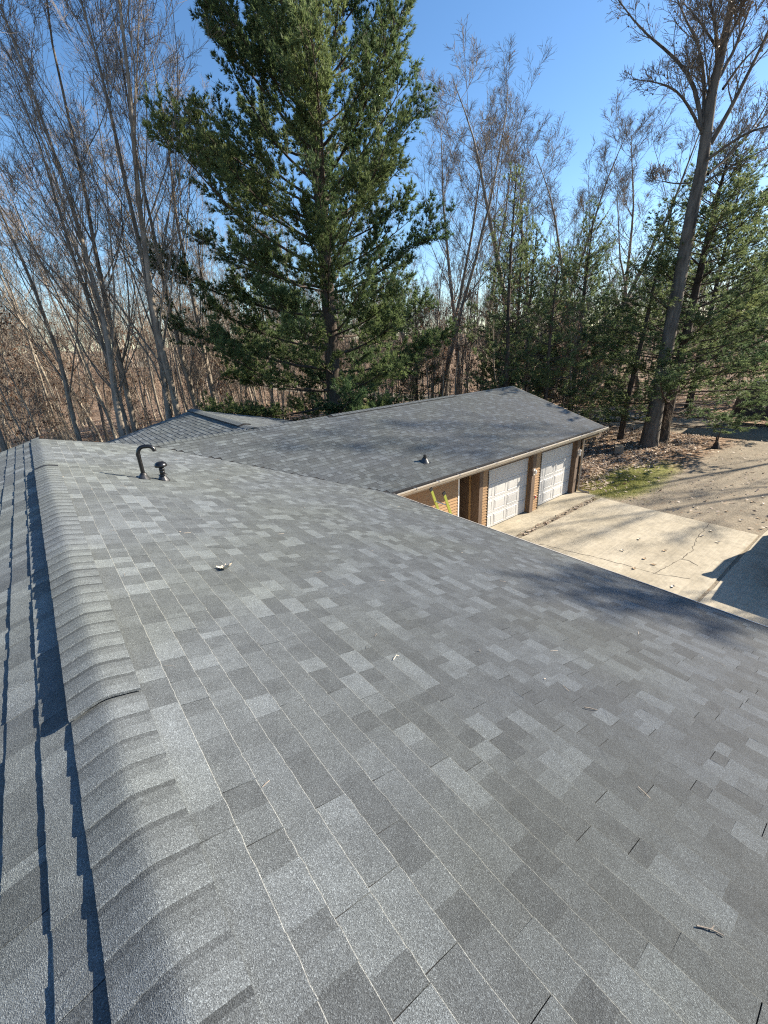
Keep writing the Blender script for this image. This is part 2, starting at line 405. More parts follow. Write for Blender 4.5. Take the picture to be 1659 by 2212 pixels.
# ================================================================== HOUSE
house = empty('house'); tag(house, 'low house and garage wing with grey shingled roofs and cream gutter', 'house')
SL = 0.31; EX = 0.143; XR = -0.11; ZR = EYE - 1.525
cs = 1 / math.hypot(1, SL); sn = SL * cs
Y0, YEND = -3.2, 11.3; XE = 6.42                       # main roof: near end, far end, eave
YB, YBE, ZBE = 12.27, 7.87, EYE - 3.54                 # wing roof: ridge, eave, eave height
ZBR = ZBE + SL * (YB - YBE); XBL, XBR = 1.96, 17.38
XC, SLC, ZC0, ZC1 = 4.78, 0.235, ZBR + 0.02, EYE - 2.14; YC1 = 18.1
rngS = np.random.default_rng(11)
WID = [0.07, 0.10, 0.125, 0.15, 0.18, 0.22, 0.27]
SHD = [0.2, 0.31, 0.48, 0.60, 0.70, 0.90]
def tab_geom(w0, w1, w0b, w1b, t, ns, e=EX, hb=0.0015, rng=rngS, jit=0.0012):
    """verts in (u, s, n): a tab from u w0..w1 at the top edge to w0b..w1b at the butt"""
    V = [(w0, 0, hb), (w1, 0, hb)]
    us = [w1b + (w0b - w1b) * i / ns for i in range(ns + 1)]
    js = [rng.normal(0, jit) if ns > 1 else 0 for _ in us]; ts = [t + (rng.normal(0, 0.0005) if ns > 1 else 0) for _ in us]
    V += [(u, e + j - 0.0035, h) for u, j, h in zip(us, js, ts)]; V += [(u, e + j, h - 0.0022) for u, j, h in zip(us, js, ts)]; V += [(u, e + j, -0.0012) for u, j in zip(us, js)]
    a = 2; c = a + ns + 1; b = c + ns + 1
    quads = [[a + i, c + i, c + i + 1, a + i + 1] for i in range(ns)] + [[c + i, b + i, b + i + 1, c + i + 1] for i in range(ns)]
    tris = [[1, b, c], [1, c, a], [0, a + ns, c + ns], [0, c + ns, b + ns]]
    top = [0, 1] + [a + i for i in range(ns + 1)]
    return np.array(V, float), top, quads, tris
TABS = []
def lay_field(O, V, Nn, nc, ulim, owner, first=0):
    """list tabs of a plane: O point at s=0, V downhill unit, N normal, U = V x N"""
    U = np.cross(V, Nn); rng = rngS
    for k in range(first, nc):
        s0, s1 = k * EX, (k + 1) * EX
        a0, b0 = ulim(s0); a1, b1 = ulim(s1)
        lo, hi = min(a0, a1), max(b0, b1)
        if hi - lo < 0.02: continue
        u = lo - rng.random() * 0.3; run = 0; prev = 0.4
        while u < hi:
            wd = WID[rng.choice(7, p=[.07, .14, .19, .2, .17, .13, .10])]
            q = rng.random()
            sh = SHD[0] if q < .14 else SHD[1] if q < .34 else SHD[2] if q < .56 else SHD[3] if q < .70 else SHD[4] if q < .83 else SHD[5]
            th = 0.0092 if (sh >= 0.6 or rng.random() < .25) else 0.0056
            gap = 0.0035 if rng.random() < 0.16 else 0.0
            x0, x1 = u, u + wd - gap; u += wd
            w0, w1 = max(x0, a0), min(x1, b0); w0b, w1b = max(x0, a1), min(x1, b1)
            if w1b - w0b < 0.004 or w1 - w0 < 0.0: 
                if w1b - w0b < 0.004: continue
                w0 = w1 = max(min((w0b + w1b) / 2, b0), a0)
            cut = abs(w0 - x0) + abs(w1 - x1) + abs(w0b - x0) + abs(w1b - x1) > 1e-6
            C = O + U * (w0b + w1b) / 2 + V * (s0 + EX / 2)
            px, py, dep = project(C)
            size = (FPX / dep) ** 2 * abs(np.dot(unit(C - np.array([0, 0, EYE])), Nn)) * (w1b - w0b) if dep > 0.1 and 0 < px < IW and 0 < py < IH else 0
            TABS.append(dict(O=O, U=U, V=V, N=Nn, s0=s0, w=(w0, w1, w0b, w1b), th=th, sh=sh, cut=cut, size=size, owner=owner, dist=dep if dep > 0.1 else 99, wd=wd - gap))
vA = np.array([cs, 0, -sn]); nA = np.array([sn, 0, cs]); UA = np.cross(vA, nA)      # = -Y
OA = np.array([XR, 0, ZR])
valley_c = None
def limA(s):
    x = XR + s * cs                               # far end: slanted rake, then the valley; near end Y0
    if x < XBL: far = YEND + (x - XR) / (XBL - XR) * (YB - 0.02 - YEND)
    else: far = YB - (x - XBL) - 0.02
    far = max(far, YBE + 0.0)
    return (-far, -Y0) if UA[1] < 0 else (Y0, far)
NA = int((XE - XR) / cs / EX)
def limAl(s):
    x = s * cs; far = YEND + 0.3 + 0.05 * x
    return (Y0, far)
vAl = np.array([-cs, 0, -sn]); nAl = np.array([-sn, 0, cs])
vB = np.array([0, -cs, -sn]); nB = np.array([0, -sn, cs]); UB = np.cross(vB, nB)
OB = np.array([0, YB, ZBR])
def limB(s):
    y = YB - s * cs; left = XBL + (YB - y) + 0.02
    return (-XBR, -left) if UB[0] < 0 else (left, XBR)
NB = int(round((YB - YBE) / cs / EX))
vBb = np.array([0, cs, -sn]); nBb = np.array([0, sn, cs])
def limBb(s):
    left = XC + 0.3 + s * 1.2
    U = np.cross(vBb, nBb); return (left, XBR) if U[0] > 0 else (-XBR, -left)
cc = 1 / math.hypot(1, SLC); sc2 = SLC * cc
vCl = np.array([-cc, 0, -sc2]); nCl = np.array([-sc2, 0, cc]); vCr = np.array([cc, 0, -sc2]); nCr = np.array([sc2, 0, cc])
tiltC = (ZC1 - ZC0) / (YC1 - YB)
def lim_c(s, side):
    return max(YB, YB + (SLC * s * cc - (ZC1 - ZBR)) / SL), YC1      # meets the wing's slopes along two valleys
lay_field(OA, vA, nA, NA, limA, 'main')
lay_field(OA, vAl, nAl, 22, limAl, 'main')
lay_field(OB, vB, nB, NB, limB, 'wing')
lay_field(OB, vBb, nBb, 8, limBb, 'wing')
OC = np.array([XC, 0, ZC1 + 0.0])
def mkC(V, side):
    U = np.cross(V, nCl if side < 0 else nCr)
    def f(s):
        a, b = lim_c(s, side); return (a, b) if U[1] > 0 else (-b, -a)
    return f
lay_field(OC, vCl, nCl, 30, mkC(vCl, -1), 'rear')
lay_field(OC, vCr, nCr, 26, mkC(vCr, 1), 'rear')

def deck(name, polys, th=0.05):
    parts = []
    for P in polys:
        P = np.array(P, float); n = len(P); V = np.concatenate([P - [0, 0, 0.003], P - [0, 0, th]])
        parts.append((V, np.array([list(range(n))]), 0, None)); parts.append((V, np.array([[n + i for i in range(n)][::-1]]), 0, None))
        parts.append((V, np.array([[i, n + i, n + (i + 1) % n, (i + 1) % n] for i in range(n)]), 0, None))
    return obj(name, mesh_np(name, parts, ['roof_deck']), house)
zA = lambda x: ZR - SL * abs(x - XR)
zB = lambda y: ZBR - SL * abs(y - YB)
main_roof = deck('main_roof', [
    [(XR, Y0, ZR), (XE, Y0, zA(XE)), (XE, YBE, zA(XE)), (XBL, YB, zA(XBL)), (XR, YEND, ZR)],
    [(XR, Y0, ZR), (XR, YEND + .3, ZR), (-6.6, YEND + .6, zA(-6.6)), (-6.6, Y0, zA(-6.6))]])
wing_roof = deck('wing_roof', [
    [(XBL, YB, ZBR), (XBL + YB - YBE, YBE, ZBE), (XBR, YBE, ZBE), (XBR, YB, ZBR)],
    [(XBL, YB, ZBR), (XBR, YB, ZBR), (XBR, YB + 4.4, zB(YB + 4.4)), (XBL + 2, YB + 4.4, zB(YB + 4.4))]])
zC = lambda x: ZC1 - SLC * abs(x - XC)
yn = lambda dx: max(YB, YB + (SLC * dx - (ZC1 - ZBR)) / SL)
rear_roof = deck('rear_roof', [
    [(XC, yn(0), ZC1), (XC, YC1, ZC1), (-0.6, YC1, zC(-0.6)), (-0.6, yn(XC + 0.6), zC(-0.6))],
    [(XC, yn(0), ZC1), (XC + 5.2, yn(5.2), zC(XC + 5.2)), (XC + 5.2, YC1, zC(XC + 5.2)), (XC, YC1, ZC1)]])
ROOF = {'main': main_roof, 'wing': wing_roof, 'rear': rear_roof}

# single shingles: the 300 that show largest (whole ones); everything else one joined field per roof
cand = sorted([i for i, t in enumerate(TABS) if t['owner'] == 'main' and not t['cut'] and t['size'] > 0], key=lambda i: -TABS[i]['size'])[:300]
single = set(cand); cache = {}
for i in cand:
    t = TABS[i]; key = (round(t['wd'], 4), t['th'], t['sh'], i % 2)
    if key not in cache:
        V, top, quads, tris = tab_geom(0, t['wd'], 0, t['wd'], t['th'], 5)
        cache[key] = mesh_np('shingle', [(V, np.array([top]), 0, [t['sh']]), (V, np.array(quads), 0, [1.0] * (len(quads) // 2) + [t['sh']] * (len(quads) // 2)), (V, np.array(tris), 0, [t['sh']] * 4)], ['asphalt_shingle'])  # bevel faces take the palest tone: sunlit edge line put into the colour
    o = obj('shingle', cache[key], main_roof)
    p = t['O'] + t['U'] * t['w'][0] + t['V'] * t['s0']
    o.matrix_local = Matrix(((t['U'][0], t['V'][0], t['N'][0], p[0]), (t['U'][1], t['V'][1], t['N'][1], p[1]), (t['U'][2], t['V'][2], t['N'][2], p[2]), (0, 0, 0, 1)))
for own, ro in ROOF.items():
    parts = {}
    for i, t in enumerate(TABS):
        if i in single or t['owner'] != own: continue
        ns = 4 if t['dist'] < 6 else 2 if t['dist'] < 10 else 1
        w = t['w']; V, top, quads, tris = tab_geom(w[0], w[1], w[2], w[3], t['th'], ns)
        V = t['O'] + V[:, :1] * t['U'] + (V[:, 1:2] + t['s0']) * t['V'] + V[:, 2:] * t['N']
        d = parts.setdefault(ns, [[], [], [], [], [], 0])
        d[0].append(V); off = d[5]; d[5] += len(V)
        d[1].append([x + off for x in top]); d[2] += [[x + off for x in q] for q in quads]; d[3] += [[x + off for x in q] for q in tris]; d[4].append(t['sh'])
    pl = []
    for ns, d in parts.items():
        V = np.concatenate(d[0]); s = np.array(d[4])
        pl += [(V, np.array(d[1]), 0, s), (V, np.array(d[2]), 0, np.tile(np.repeat([1.0, 0.5] if own == 'main' else [0.12, 0.0], ns), len(s))), (V, np.array(d[3]), 0, np.repeat(s, 4))]  # butt edges: sunlit line painted pale on main, dim edge painted dark elsewhere
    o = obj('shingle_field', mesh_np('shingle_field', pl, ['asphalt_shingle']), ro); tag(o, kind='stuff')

# ridge caps
def cap_mesh(half, slope, sh, seed, e=0.151, rnd=0.034, th=0.0048):
    rng = np.random.default_rng(seed); xs = np.linspace(-half, half, 19)
    prof = -slope * (np.sqrt(xs ** 2 + rnd ** 2) - rnd * 0.18)
    n = len(xs); jy = rng.normal(0, 0.0012, n)
    rows = []
    for f in (0.0, 0.05, 0.45, 0.78, 1.0):
        rows.append(np.c_[xs, jy * (1 - f) + f * (e + 0.012), prof + (th + 0.0015) * (1 - f) + 0.001 * f - (0.0025 if f == 0 else 0)])
    V = np.concatenate(rows + [np.c_[xs, jy, prof - 0.010], np.c_[xs, np.full(n, e + 0.012), prof - 0.010]]); q = len(rows)
    F, S_ = [], []
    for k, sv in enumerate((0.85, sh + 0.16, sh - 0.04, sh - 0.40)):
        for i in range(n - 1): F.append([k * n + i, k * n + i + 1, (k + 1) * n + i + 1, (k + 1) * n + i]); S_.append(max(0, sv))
    for i in range(n - 1): F.append([q * n + i, q * n + i + 1, i + 1, i]); S_.append(sh)
    for c in (0, n - 1):
        F.append([c, (q - 1) * n + c, (q + 1) * n + c, q * n + c]); S_.append(sh)
    me = mesh_np('ridge_cap_shingle', [(V, np.array(F), 0, np.array(S_))], ['asphalt_shingle'])
    return me
CAPS = [cap_mesh(0.150, SL, s, i) for i, s in enumerate((0.46, 0.52, 0.58, 0.64))]
VENT0, VENT1 = 2.12, 8.25
y = Y0; i = 0
while y < YEND - 0.05:
    o = obj('ridge_cap_shingle', CAPS[R_.randrange(4)], main_roof)
    o.location = (XR + R_.uniform(-.002, .002), y, ZR + (0.033 if VENT0 <= y + .07 and y + EX < VENT1 else 0.0095)); o.rotation_euler = (0, 0, R_.uniform(-.007, .007))
    y += 0.151
def vent_body(name, half, slope, y0, y1, h, ax='y'):
    xs = np.linspace(-half, half, 9); prof = -slope * (np.sqrt(xs ** 2 + 0.045 ** 2) - 0.045 * 0.18)
    top = [(x, p + h) for x, p in zip(xs, prof)]; bot = [(x, p - 0.001) for x, p in zip(xs[::-1], prof[::-1])]
    return mesh_np(name, extrude(top + bot, 1, y0, y1), ['mesh_plastic'])
o = obj('ridge_vent', vent_body('ridge_vent', 0.146, SL, VENT0 + 0.01, VENT1, 0.026), main_roof); o.location = (XR, 0, ZR + 0.006)
# wing ridge: caps along X, vent in the middle
CAPW = [cap_mesh(0.15, SL, s, 20 + i, e=0.143) for i, s in enumerate((0.4, 0.48, 0.56))]
x = XBL + 0.1
while x < XBR - 0.05:
    o = obj('ridge_cap_shingle', CAPW[R_.randrange(3)], wing_roof); o.rotation_euler = (0, 0, -math.pi / 2)
    o.location = (x, YB, ZBR + (0.038 if 7.4 < x < 13.3 else 0.013)); x += 0.143
o = obj('ridge_vent', vent_body('ridge_vent', 0.14, SL, 7.35, 13.4, 0.026), wing_roof); o.rotation_euler = (0, 0, -math.pi / 2); o.location = (0, YB, ZBR + 0.004)
CAPC = [cap_mesh(0.19, SLC, s, 40 + i) for i, s in enumerate((0.48, 0.56))]
y = yn(0) - 0.10
while y < YC1 - 0.05:
    o = obj('ridge_cap_shingle', CAPC[R_.randrange(2)], rear_roof); o.location = (XC, y, ZC1 + (0.052 if y > YB + 0.5 else 0.013)); y += 0.143
o = obj('ridge_vent', vent_body('ridge_vent', 0.175, SLC, YB + 0.5, YC1 - 0.02, 0.045), rear_roof); o.location = (XC, 0, ZC1 + 0.002)

# drip edges
def strip(name, a, b, wd, z0, z1, parent, mat='drip_metal'):
    a = np.array(a, float); b = np.array(b, float); d = unit(b - a); nrm = np.array([-d[1], d[0], 0]) * wd
    V = [];
    for p in (a, b):
        for s in (0, 1):
            for z in (z0, z1): V.append(p + nrm * s + [0, 0, z])
    F = np.array([[0, 1, 3, 2], [4, 6, 7, 5], [0, 4, 5, 1], [2, 3, 7, 6], [1, 5, 7, 3], [0, 2, 6, 4]])
    return obj(name, mesh_np(name, [(np.array(V), F, 0, None)], [mat]), parent)
strip('drip_edge', (XE + 0.004, Y0, zA(XE)), (XE + 0.004, YBE, zA(XE)), -0.012, -0.09, -0.004, main_roof)
strip('drip_edge', (XR, YEND + 0.012, ZR), (XBL, YB - 0.01, zA(XBL)), 0.012, -0.10, 0.003, main_roof, 'dark_trim')
strip('drip_edge', (XR, YEND + 0.312, ZR), (-6.6, YEND + .612, zA(-6.6)), -0.012, -0.10, 0.003, main_roof, 'dark_trim')
strip('drip_edge', (XBR + 0.003, YBE, ZBE), (XBR + 0.003, YB, ZBR), -0.015, -0.16, 0.002, wing_roof, 'trim_paint')
strip('drip_edge', (XBR + 0.003, YB, ZBR), (XBR + 0.003, YB + 4.4, zB(YB + 4.4)), -0.015, -0.16, 0.002, wing_roof, 'trim_paint')

# wing walls
YW, YD = 8.50, 8.63
def wall(name, b, mat='house_wall'): return box_obj(name, b, mat, house)
SEG = [(6.0, 9.50), (10.69, 10.96), (13.665, 14.00)]
back = wall('wall', (6.0, 9.55, YW + 0.02, YW + 0.14, 0.03, 2.56))
wall('wall', (10.55, 10.98, YW + 0.02, YD + 0.3, 0.03, 2.56)); wall('wall', (13.46, 14.04, YW + 0.02, YD + 0.3, 0.03, 2.56))
wall('wall', (10.98, 13.46, YW + 0.05, YW + 0.12, 2.19, 2.56), 'post_wood'); wall('wall', (14.04, 16.52, YW + 0.05, YW + 0.12, 2.19, 2.56), 'post_wood')
wall('wall', (16.52, 16.92, YW + 0.02, 16.2, 0.0, 2.56)); wall('wall', (7.0, 16.52, 16.05, 16.2, 0.0, 2.56))
wall('wall', (-6.0, 5.9, Y0 + 0.4, YEND - 0.2, 0.0, 2.70)); wall('wall', (-0.6, 9.2, YB + 0.6, YC1 - 0.4, 0.0, 2.6))
# gable filler of the wing's right end and of the main roof's far end
def gable(name, pts, mat='house_wall'):
    P = np.array(pts, float); n = len(P); th = np.array([0, 0, 0.0])
    a = P; nrm = unit(np.cross(P[1] - P[0], P[2] - P[0])) * 0.1
    V = np.concatenate([P, P - nrm]); parts = [(V, np.array([list(range(n))]), 0, None), (V, np.array([[n + i for i in range(n)][::-1]]), 0, None), (V, np.array([[i, n + i, n + (i + 1) % n, (i + 1) % n] for i in range(n)]), 0, None)]
    return obj(name, mesh_np(name, parts, [mat]), house)
gable('gable_wall', [(16.9, 8.52, 2.56), (16.9, 16.1, 2.56), (16.9, YB, ZBR - 0.12)])
gable('gable_wall', [(-6.0, YEND - 0.3, 2.7), (3.0, YEND - 0.3, 2.7), (3.0, YEND - 0.3, zA(3.0) - .12), (XR, YEND - 0.3, ZR - 0.12), (-6.0, YEND - 0.3, zA(-6.0) - .12)])
gable('gable_wall', [(-0.6, YC1 - 0.5, 2.6), (9.2, YC1 - 0.5, 2.6), (9.2, YC1 - .5, zC(9.2) - .12), (XC, YC1 - .5, ZC1 - .12), (-0.6, YC1 - .5, zC(-.6) - .12)])
# lap siding, board by board
for x0, x1 in SEG:
    prof = [(YW - 0.030, 0.0), (YW - 0.002, 0.104), (YW + 0.018, 0.104), (YW + 0.018, 0.0)]
    me = mesh_np('siding_board', extrude(prof, 0, x0, x1), ['cedar_siding'])
    for k in range(25):
        o = obj('siding_board', me, back); o.location = (0, 0, 0.035 + k * 0.1)
# trim and posts
box_obj('corner_trim', (9.50, 9.56, YW - 0.03, YW + 0.16, 0.03, 2.56), 'lamp_white', house)
for b in ((10.50, 10.685, YW - 0.045, YW + 0.30, 0.03, 2.56), (13.44, 13.66, YW - 0.06, YW + 0.10, 0.03, 2.56), (16.50, 16.76, YW - 0.06, YW + 0.12, 0.03, 2.56)):
    box_obj('post', b, 'post_wood', house, 0.006)
for b in ((10.962, 11.0, YW - 0.03, YD + 0.02, 0.03, 2.2), (14.002, 14.055, YW - 0.03, YD + 0.02, 0.03, 2.2), (16.82, 16.86, YW - 0.06, YW + 0.1, 0.03, 2.56)):
    box_obj('jamb', b, 'dark_trim', house)
# the alcove with its entry door
box_obj('alcove_wall', (9.45, 10.6, 10.2, 10.3, 0.03, 2.56), 'post_wood', house)
box_obj('alcove_wall', (9.40, 9.45, YW + 0.17, 10.2, 0.03, 2.56), 'post_wood', house)
box_obj('alcove_wall', (10.57, 10.62, YW + 0.31, 10.2, 0.03, 2.56), 'post_wood', house)
box_obj('alcove_floor', (9.45, 10.57, 8.91, 10.2, 0.0, 0.028), 'concrete', house)
ed = box_obj('entry_door', (9.56, 10.44, 10.14, 10.195, 0.04, 2.07), 'dark_trim', house, 0.004)
o = obj('handle', mesh_np('handle', [lathe([(0.0, -0.03), (0.028, -0.02), (0.03, 0.0), (0.02, 0.025), (0.0, 0.03)], 12)], ['chrome']), ed); o.location = (9.64, 10.11, 1.0)
# garage doors
def door(x0, x1):
    d = empty('garage_door'); d.parent = house
    z0, hgt = 0.032, 2.14; rows = 4; rh = hgt / rows
    parts = [boxp(x0, x1, YD + 0.02, YD + 0.045, z0, z0 + hgt)]
    for r in range(rows):
        a = z0 + r * rh + 0.004; b = z0 + (r + 1) * rh - 0.004
        prof = [(YD + 0.02, a), (YD + 0.004, a + 0.004), (YD, a + 0.012), (YD, b - 0.012), (YD + 0.004, b - 0.004), (YD + 0.02, b)]
        parts += extrude(prof[::-1], 0, x0, x1)
    sl_ = obj('door_slab', mesh_np('door_slab', parts, ['door_paint']), d)
    cols = [0.0, 0.20, 0.5, 0.80, 1.0]; W = x1 - x0
    for ci in range(4):
        ca = x0 + W * cols[ci] + 0.06; cb = x0 + W * cols[ci + 1] - 0.06
        pw, ph = cb - ca, rh - 0.13
        # a raised moulding round a sunk field
        def rect(i, y): return [(i, y, i), (pw - i, y, i), (pw - i, y, ph - i), (i, y, ph - i)]
        V = rect(0, 0.002) + rect(0.012, -0.008) + rect(0.030, -0.008) + rect(0.046, 0.001) + rect(0.080, -0.006)
        F = [[k * 4 + a, k * 4 + (a + 1) % 4, (k + 1) * 4 + (a + 1) % 4, (k + 1) * 4 + a] for k in range(4) for a in range(4)] + [[16, 17, 18, 19]]
        me = mesh_np('panel', [(np.array(V, float), np.array(F), 0, None)], ['door_paint'])
        for r in range(rows):
            o = obj('panel', me, d); o.location = (ca, YD - 0.001, z0 + r * rh + 0.065)
    tag(obj('weather_seal', mesh_np('weather_seal', [boxp(x0, x1, YD - 0.005, YD + 0.04, 0.030, 0.046)], ['rubber']), d))
    return d
door(10.99, 13.43); door(14.05, 16.49)
# eave: gutter, straps, fascia, soffit
gp = [(YBE + 0.035, ZBE - 0.02), (YBE + 0.035, ZBE - 0.135), (YBE - 0.045, ZBE - 0.140), (YBE - 0.062, ZBE - 0.105), (YBE - 0.090, ZBE - 0.060), (YBE - 0.092, ZBE - 0.026), (YBE - 0.080, ZBE - 0.020), (YBE - 0.078, ZBE - 0.05), (YBE - 0.03, ZBE - 0.125), (YBE + 0.02, ZBE - 0.12), (YBE + 0.022, ZBE - 0.02)]
gut = obj('gutter', mesh_np('gutter', extrude(gp, 0, 6.47, 17.5), ['gutter_paint']), house)
for k in range(13):
    x = 7.1 + k * 0.83
    V = np.array([(x - .012, YBE + 0.03, ZBE - 0.012), (x + .012, YBE + 0.03, ZBE - 0.012), (x + .04, YBE - 0.094, ZBE - 0.022), (x + .016, YBE - 0.094, ZBE - 0.022), (x + .07, YBE - 0.096, ZBE - 0.085), (x + .05, YBE - 0.096, ZBE - 0.085)])
    V = np.concatenate([V, V - [0, 0.004, 0.004]])
    F = np.array([[0, 1, 2, 3], [3, 2, 4, 5], [6, 9, 8, 7], [9, 11, 10, 8], [0, 3, 9, 6], [1, 7, 8, 2], [3, 5, 11, 9], [2, 8, 10, 4]])
    obj('gutter_strap', mesh_np('gutter_strap', [(V, F, 0, None)], ['aluminium']), gut)
box_obj('end_cap', (17.502, 17.512, YBE - 0.09, YBE + 0.035, ZBE - 0.14, ZBE - 0.02), 'gutter_paint', gut)
box_obj('fascia', (6.47, 17.42, YBE + 0.037, YBE + 0.06, ZBE - 0.215, ZBE - 0.05), 'trim_paint', house)
box_obj('soffit', (6.47, 17.40, YBE + 0.062, YW + 0.01, ZBE - 0.20, ZBE - 0.185), 'soffit_paint', house)
box_obj('fascia_return', (16.98, 17.38, YBE + 0.10, YBE + 0.16, ZBE - 0.42, ZBE - 0.216), 'post_wood', house)
box_obj('rake_soffit', (16.93, 17.36, YBE + 0.17, YB, ZBE - 0.40, ZBE - 0.36), 'soffit_paint', house)
# downspout
def polytube(name, pts, r, sides, mat, parent, radii=None, smooth=True):
    P = np.array(pts, float)[None]; Rr = np.array(radii if radii else [r] * len(pts), float)[None]
    part = tubes(P, Rr, sides); n = len(pts)
    caps = np.array([list(range(sides))[::-1], [(n - 1) * sides + i for i in range(sides)]])
    return obj(name, mesh_np(name, [part, (part[0], caps, 0, None)], [mat], smooth), parent)
ds = polytube('downspout', [(16.98, YBE - 0.02, ZBE - 0.14), (16.98, YBE, ZBE - 0.24), (16.90, YW - 0.10, ZBE - 0.50), (16.90, YW - 0.10, ZBE - 0.60), (16.90, YW - 0.10, 0.22), (16.91, YW - 0.12, 0.12), (16.98, YW - 0.30, 0.06), (17.06, YW - 0.52, 0.04)], 0.045, 4, 'trim_paint', house, smooth=False)
box_obj('bracket', (16.84, 16.96, YW - 0.15, YW - 0.05, 1.2, 1.23), 'trim_paint', ds)
# lamps and socket on the posts
def wall_lamp(x, z, n):
    d = empty('wall_lamp'); d.parent = house
    box_obj('back_plate', (x - 0.05, x + 0.05, YW - 0.08, YW - 0.062, z - 0.12, z + 0.12), 'lamp_white', d, 0.004)
    for k in range(n):
        zz = z + (0.06 if k else -0.05) if n > 1 else z
        o = obj('shade', mesh_np('shade', [lathe([(0.0, -0.075), (0.042, -0.07), (0.046, 0.05), (0.03, 0.075), (0.0, 0.078)], 14)], ['lamp_white'], True), d); o.location = (x, YW - 0.128, zz)
wall_lamp(13.55, 1.62, 1); wall_lamp(16.63, 1.75, 2)
so_ = box_obj('socket', (13.80, 13.86, YW - 0.05, YW - 0.02, 0.52, 0.62), 'lens_red', house, 0.004)
box_obj('cover', (13.79, 13.87, YW - 0.035, YW - 0.022, 0.50, 0.64), 'lamp_white', so_)

# ---- vent pipes on the roofs
def on_plane(x, y): return zA(x)
def roof_cone(parent, x, y, z, nrm, r, h, flat):
    """flat flashing plate in the roof plane plus a cone standing plumb"""
    nrm = np.array(nrm); u = unit(np.cross([0, 1.0, 0.0] if abs(nrm[1]) < .2 else [1.0, 0, 0], nrm)); v = np.cross(nrm, u)
    c = np.array([x, y, z]); P = []
    for a in range(20):
        t = a * 2 * math.pi / 20; P.append(c + (u * math.cos(t) + v * math.sin(t)) * (r * 1.35) + nrm * 0.012)
    for a in range(20):
        t = a * 2 * math.pi / 20; P.append(c + (u * math.cos(t) + v * math.sin(t)) * (r * 0.86) * 0.75 + np.array([0, 0, h]))
    F = [[a, (a + 1) % 20, 20 + (a + 1) % 20, 20 + a] for a in range(20)]
    pl = [c + (u * a + v * b) * flat + nrm * hh for hh in (0.004, 0.013) for a, b in ((-1, -1), (1, -1), (1, 1), (-1, 1))]
    return [(np.array(P), np.array(F), 0, None), (np.array(pl), BOXF, 0, None)]
JX, JY = 1.08, 7.73; JZ = zA(JX)
vp = empty('vent_pipe', (JX, JY, JZ)); vp.parent = house; tag(vp, 'black gooseneck vent pipe curving over at its top')
hgt = 0.40; rb = 0.095
pts = [(0, 0, 0.02), (0, 0, 0.2), (0, 0, hgt)] + [(rb - rb * math.cos(a), 0, hgt + rb * math.sin(a) * 1.25) for a in np.linspace(0.15, math.pi * 0.5, 7)] + [(rb + 0.05, 0, hgt + rb * 1.25)] + [(rb + 0.05 + 0.085 * math.sin(a), 0, hgt + rb * 1.25 - 0.085 + 0.085 * math.cos(a)) for a in np.linspace(0.25, math.pi * 0.52, 6)]
polytube('pipe', [(p[0], p[1] - p[0] * 0.35, p[2]) for p in pts], 0.031, 16, 'vent_plastic', vp)
polytube('coupling', [(0, 0, hgt - 0.03), (0, 0, hgt + 0.02)], 0.0345, 16, 'vent_plastic', vp)
fl = obj('flashing', mesh_np('flashing', roof_cone(None, 0, 0, 0.0, nA, 0.072, 0.075, 0.05)[:1], ['flashing']), vp)
polytube('collar', [(0, 0, 0.055), (0, 0, 0.085), (0, 0, 0.10)], 0.05, 18, 'rubber', vp, [0.056, 0.05, 0.036])
VX, VY = 1.36, 7.72; VZ = zA(VX)
rv = empty('roof_vent', (VX, VY, VZ)); rv.parent = house; tag(rv, 'short black mushroom-capped roof vent')
obj('flashing', mesh_np('flashing', roof_cone(None, 0, 0, 0, nA, 0.07, 0.085, 0.05)[:1], ['flashing']), rv)
obj('stem', mesh_np('stem', [lathe([(0.045, 0.03), (0.042, 0.09), (0.041, 0.13), (0.044, 0.135), (0.044, 0.15), (0.040, 0.155), (0.040, 0.175), (0.044, 0.18), (0.044, 0.2), (0.04, 0.205), (0.04, 0.245), (0.02, 0.245)], 20)], ['vent_plastic'], True), rv)
obj('collar', mesh_np('collar', [lathe([(0.03, 0.078), (0.068, 0.085), (0.07, 0.094), (0.05, 0.104), (0.03, 0.104)], 20)], ['vent_plastic'], True), rv)
obj('cap', mesh_np('cap', [lathe([(0.0, 0.235), (0.07, 0.232), (0.094, 0.236), (0.098, 0.25), (0.094, 0.272), (0.078, 0.296), (0.05, 0.313), (0.0, 0.318)], 24)], ['vent_plastic'], True), rv)
bx_, by_ = 8.34, 8.72; bz_ = zB(by_)
bp = empty('vent_pipe', (bx_, by_, bz_)); bp.parent = house; tag(bp, 'stubby vent pipe in a metal boot on the garage slope')
obj('flashing', mesh_np('flashing', roof_cone(None, 0, 0, 0, nB, 0.095, 0.12, 0.13), ['flashing']), bp)
polytube('pipe', [(0, 0, 0.05), (0, 0, 0.205)], 0.045, 16, 'rubber', bp)
polytube('collar', [(0, 0, 0.115), (0, 0, 0.14)], 0.058, 16, 'rubber', bp)

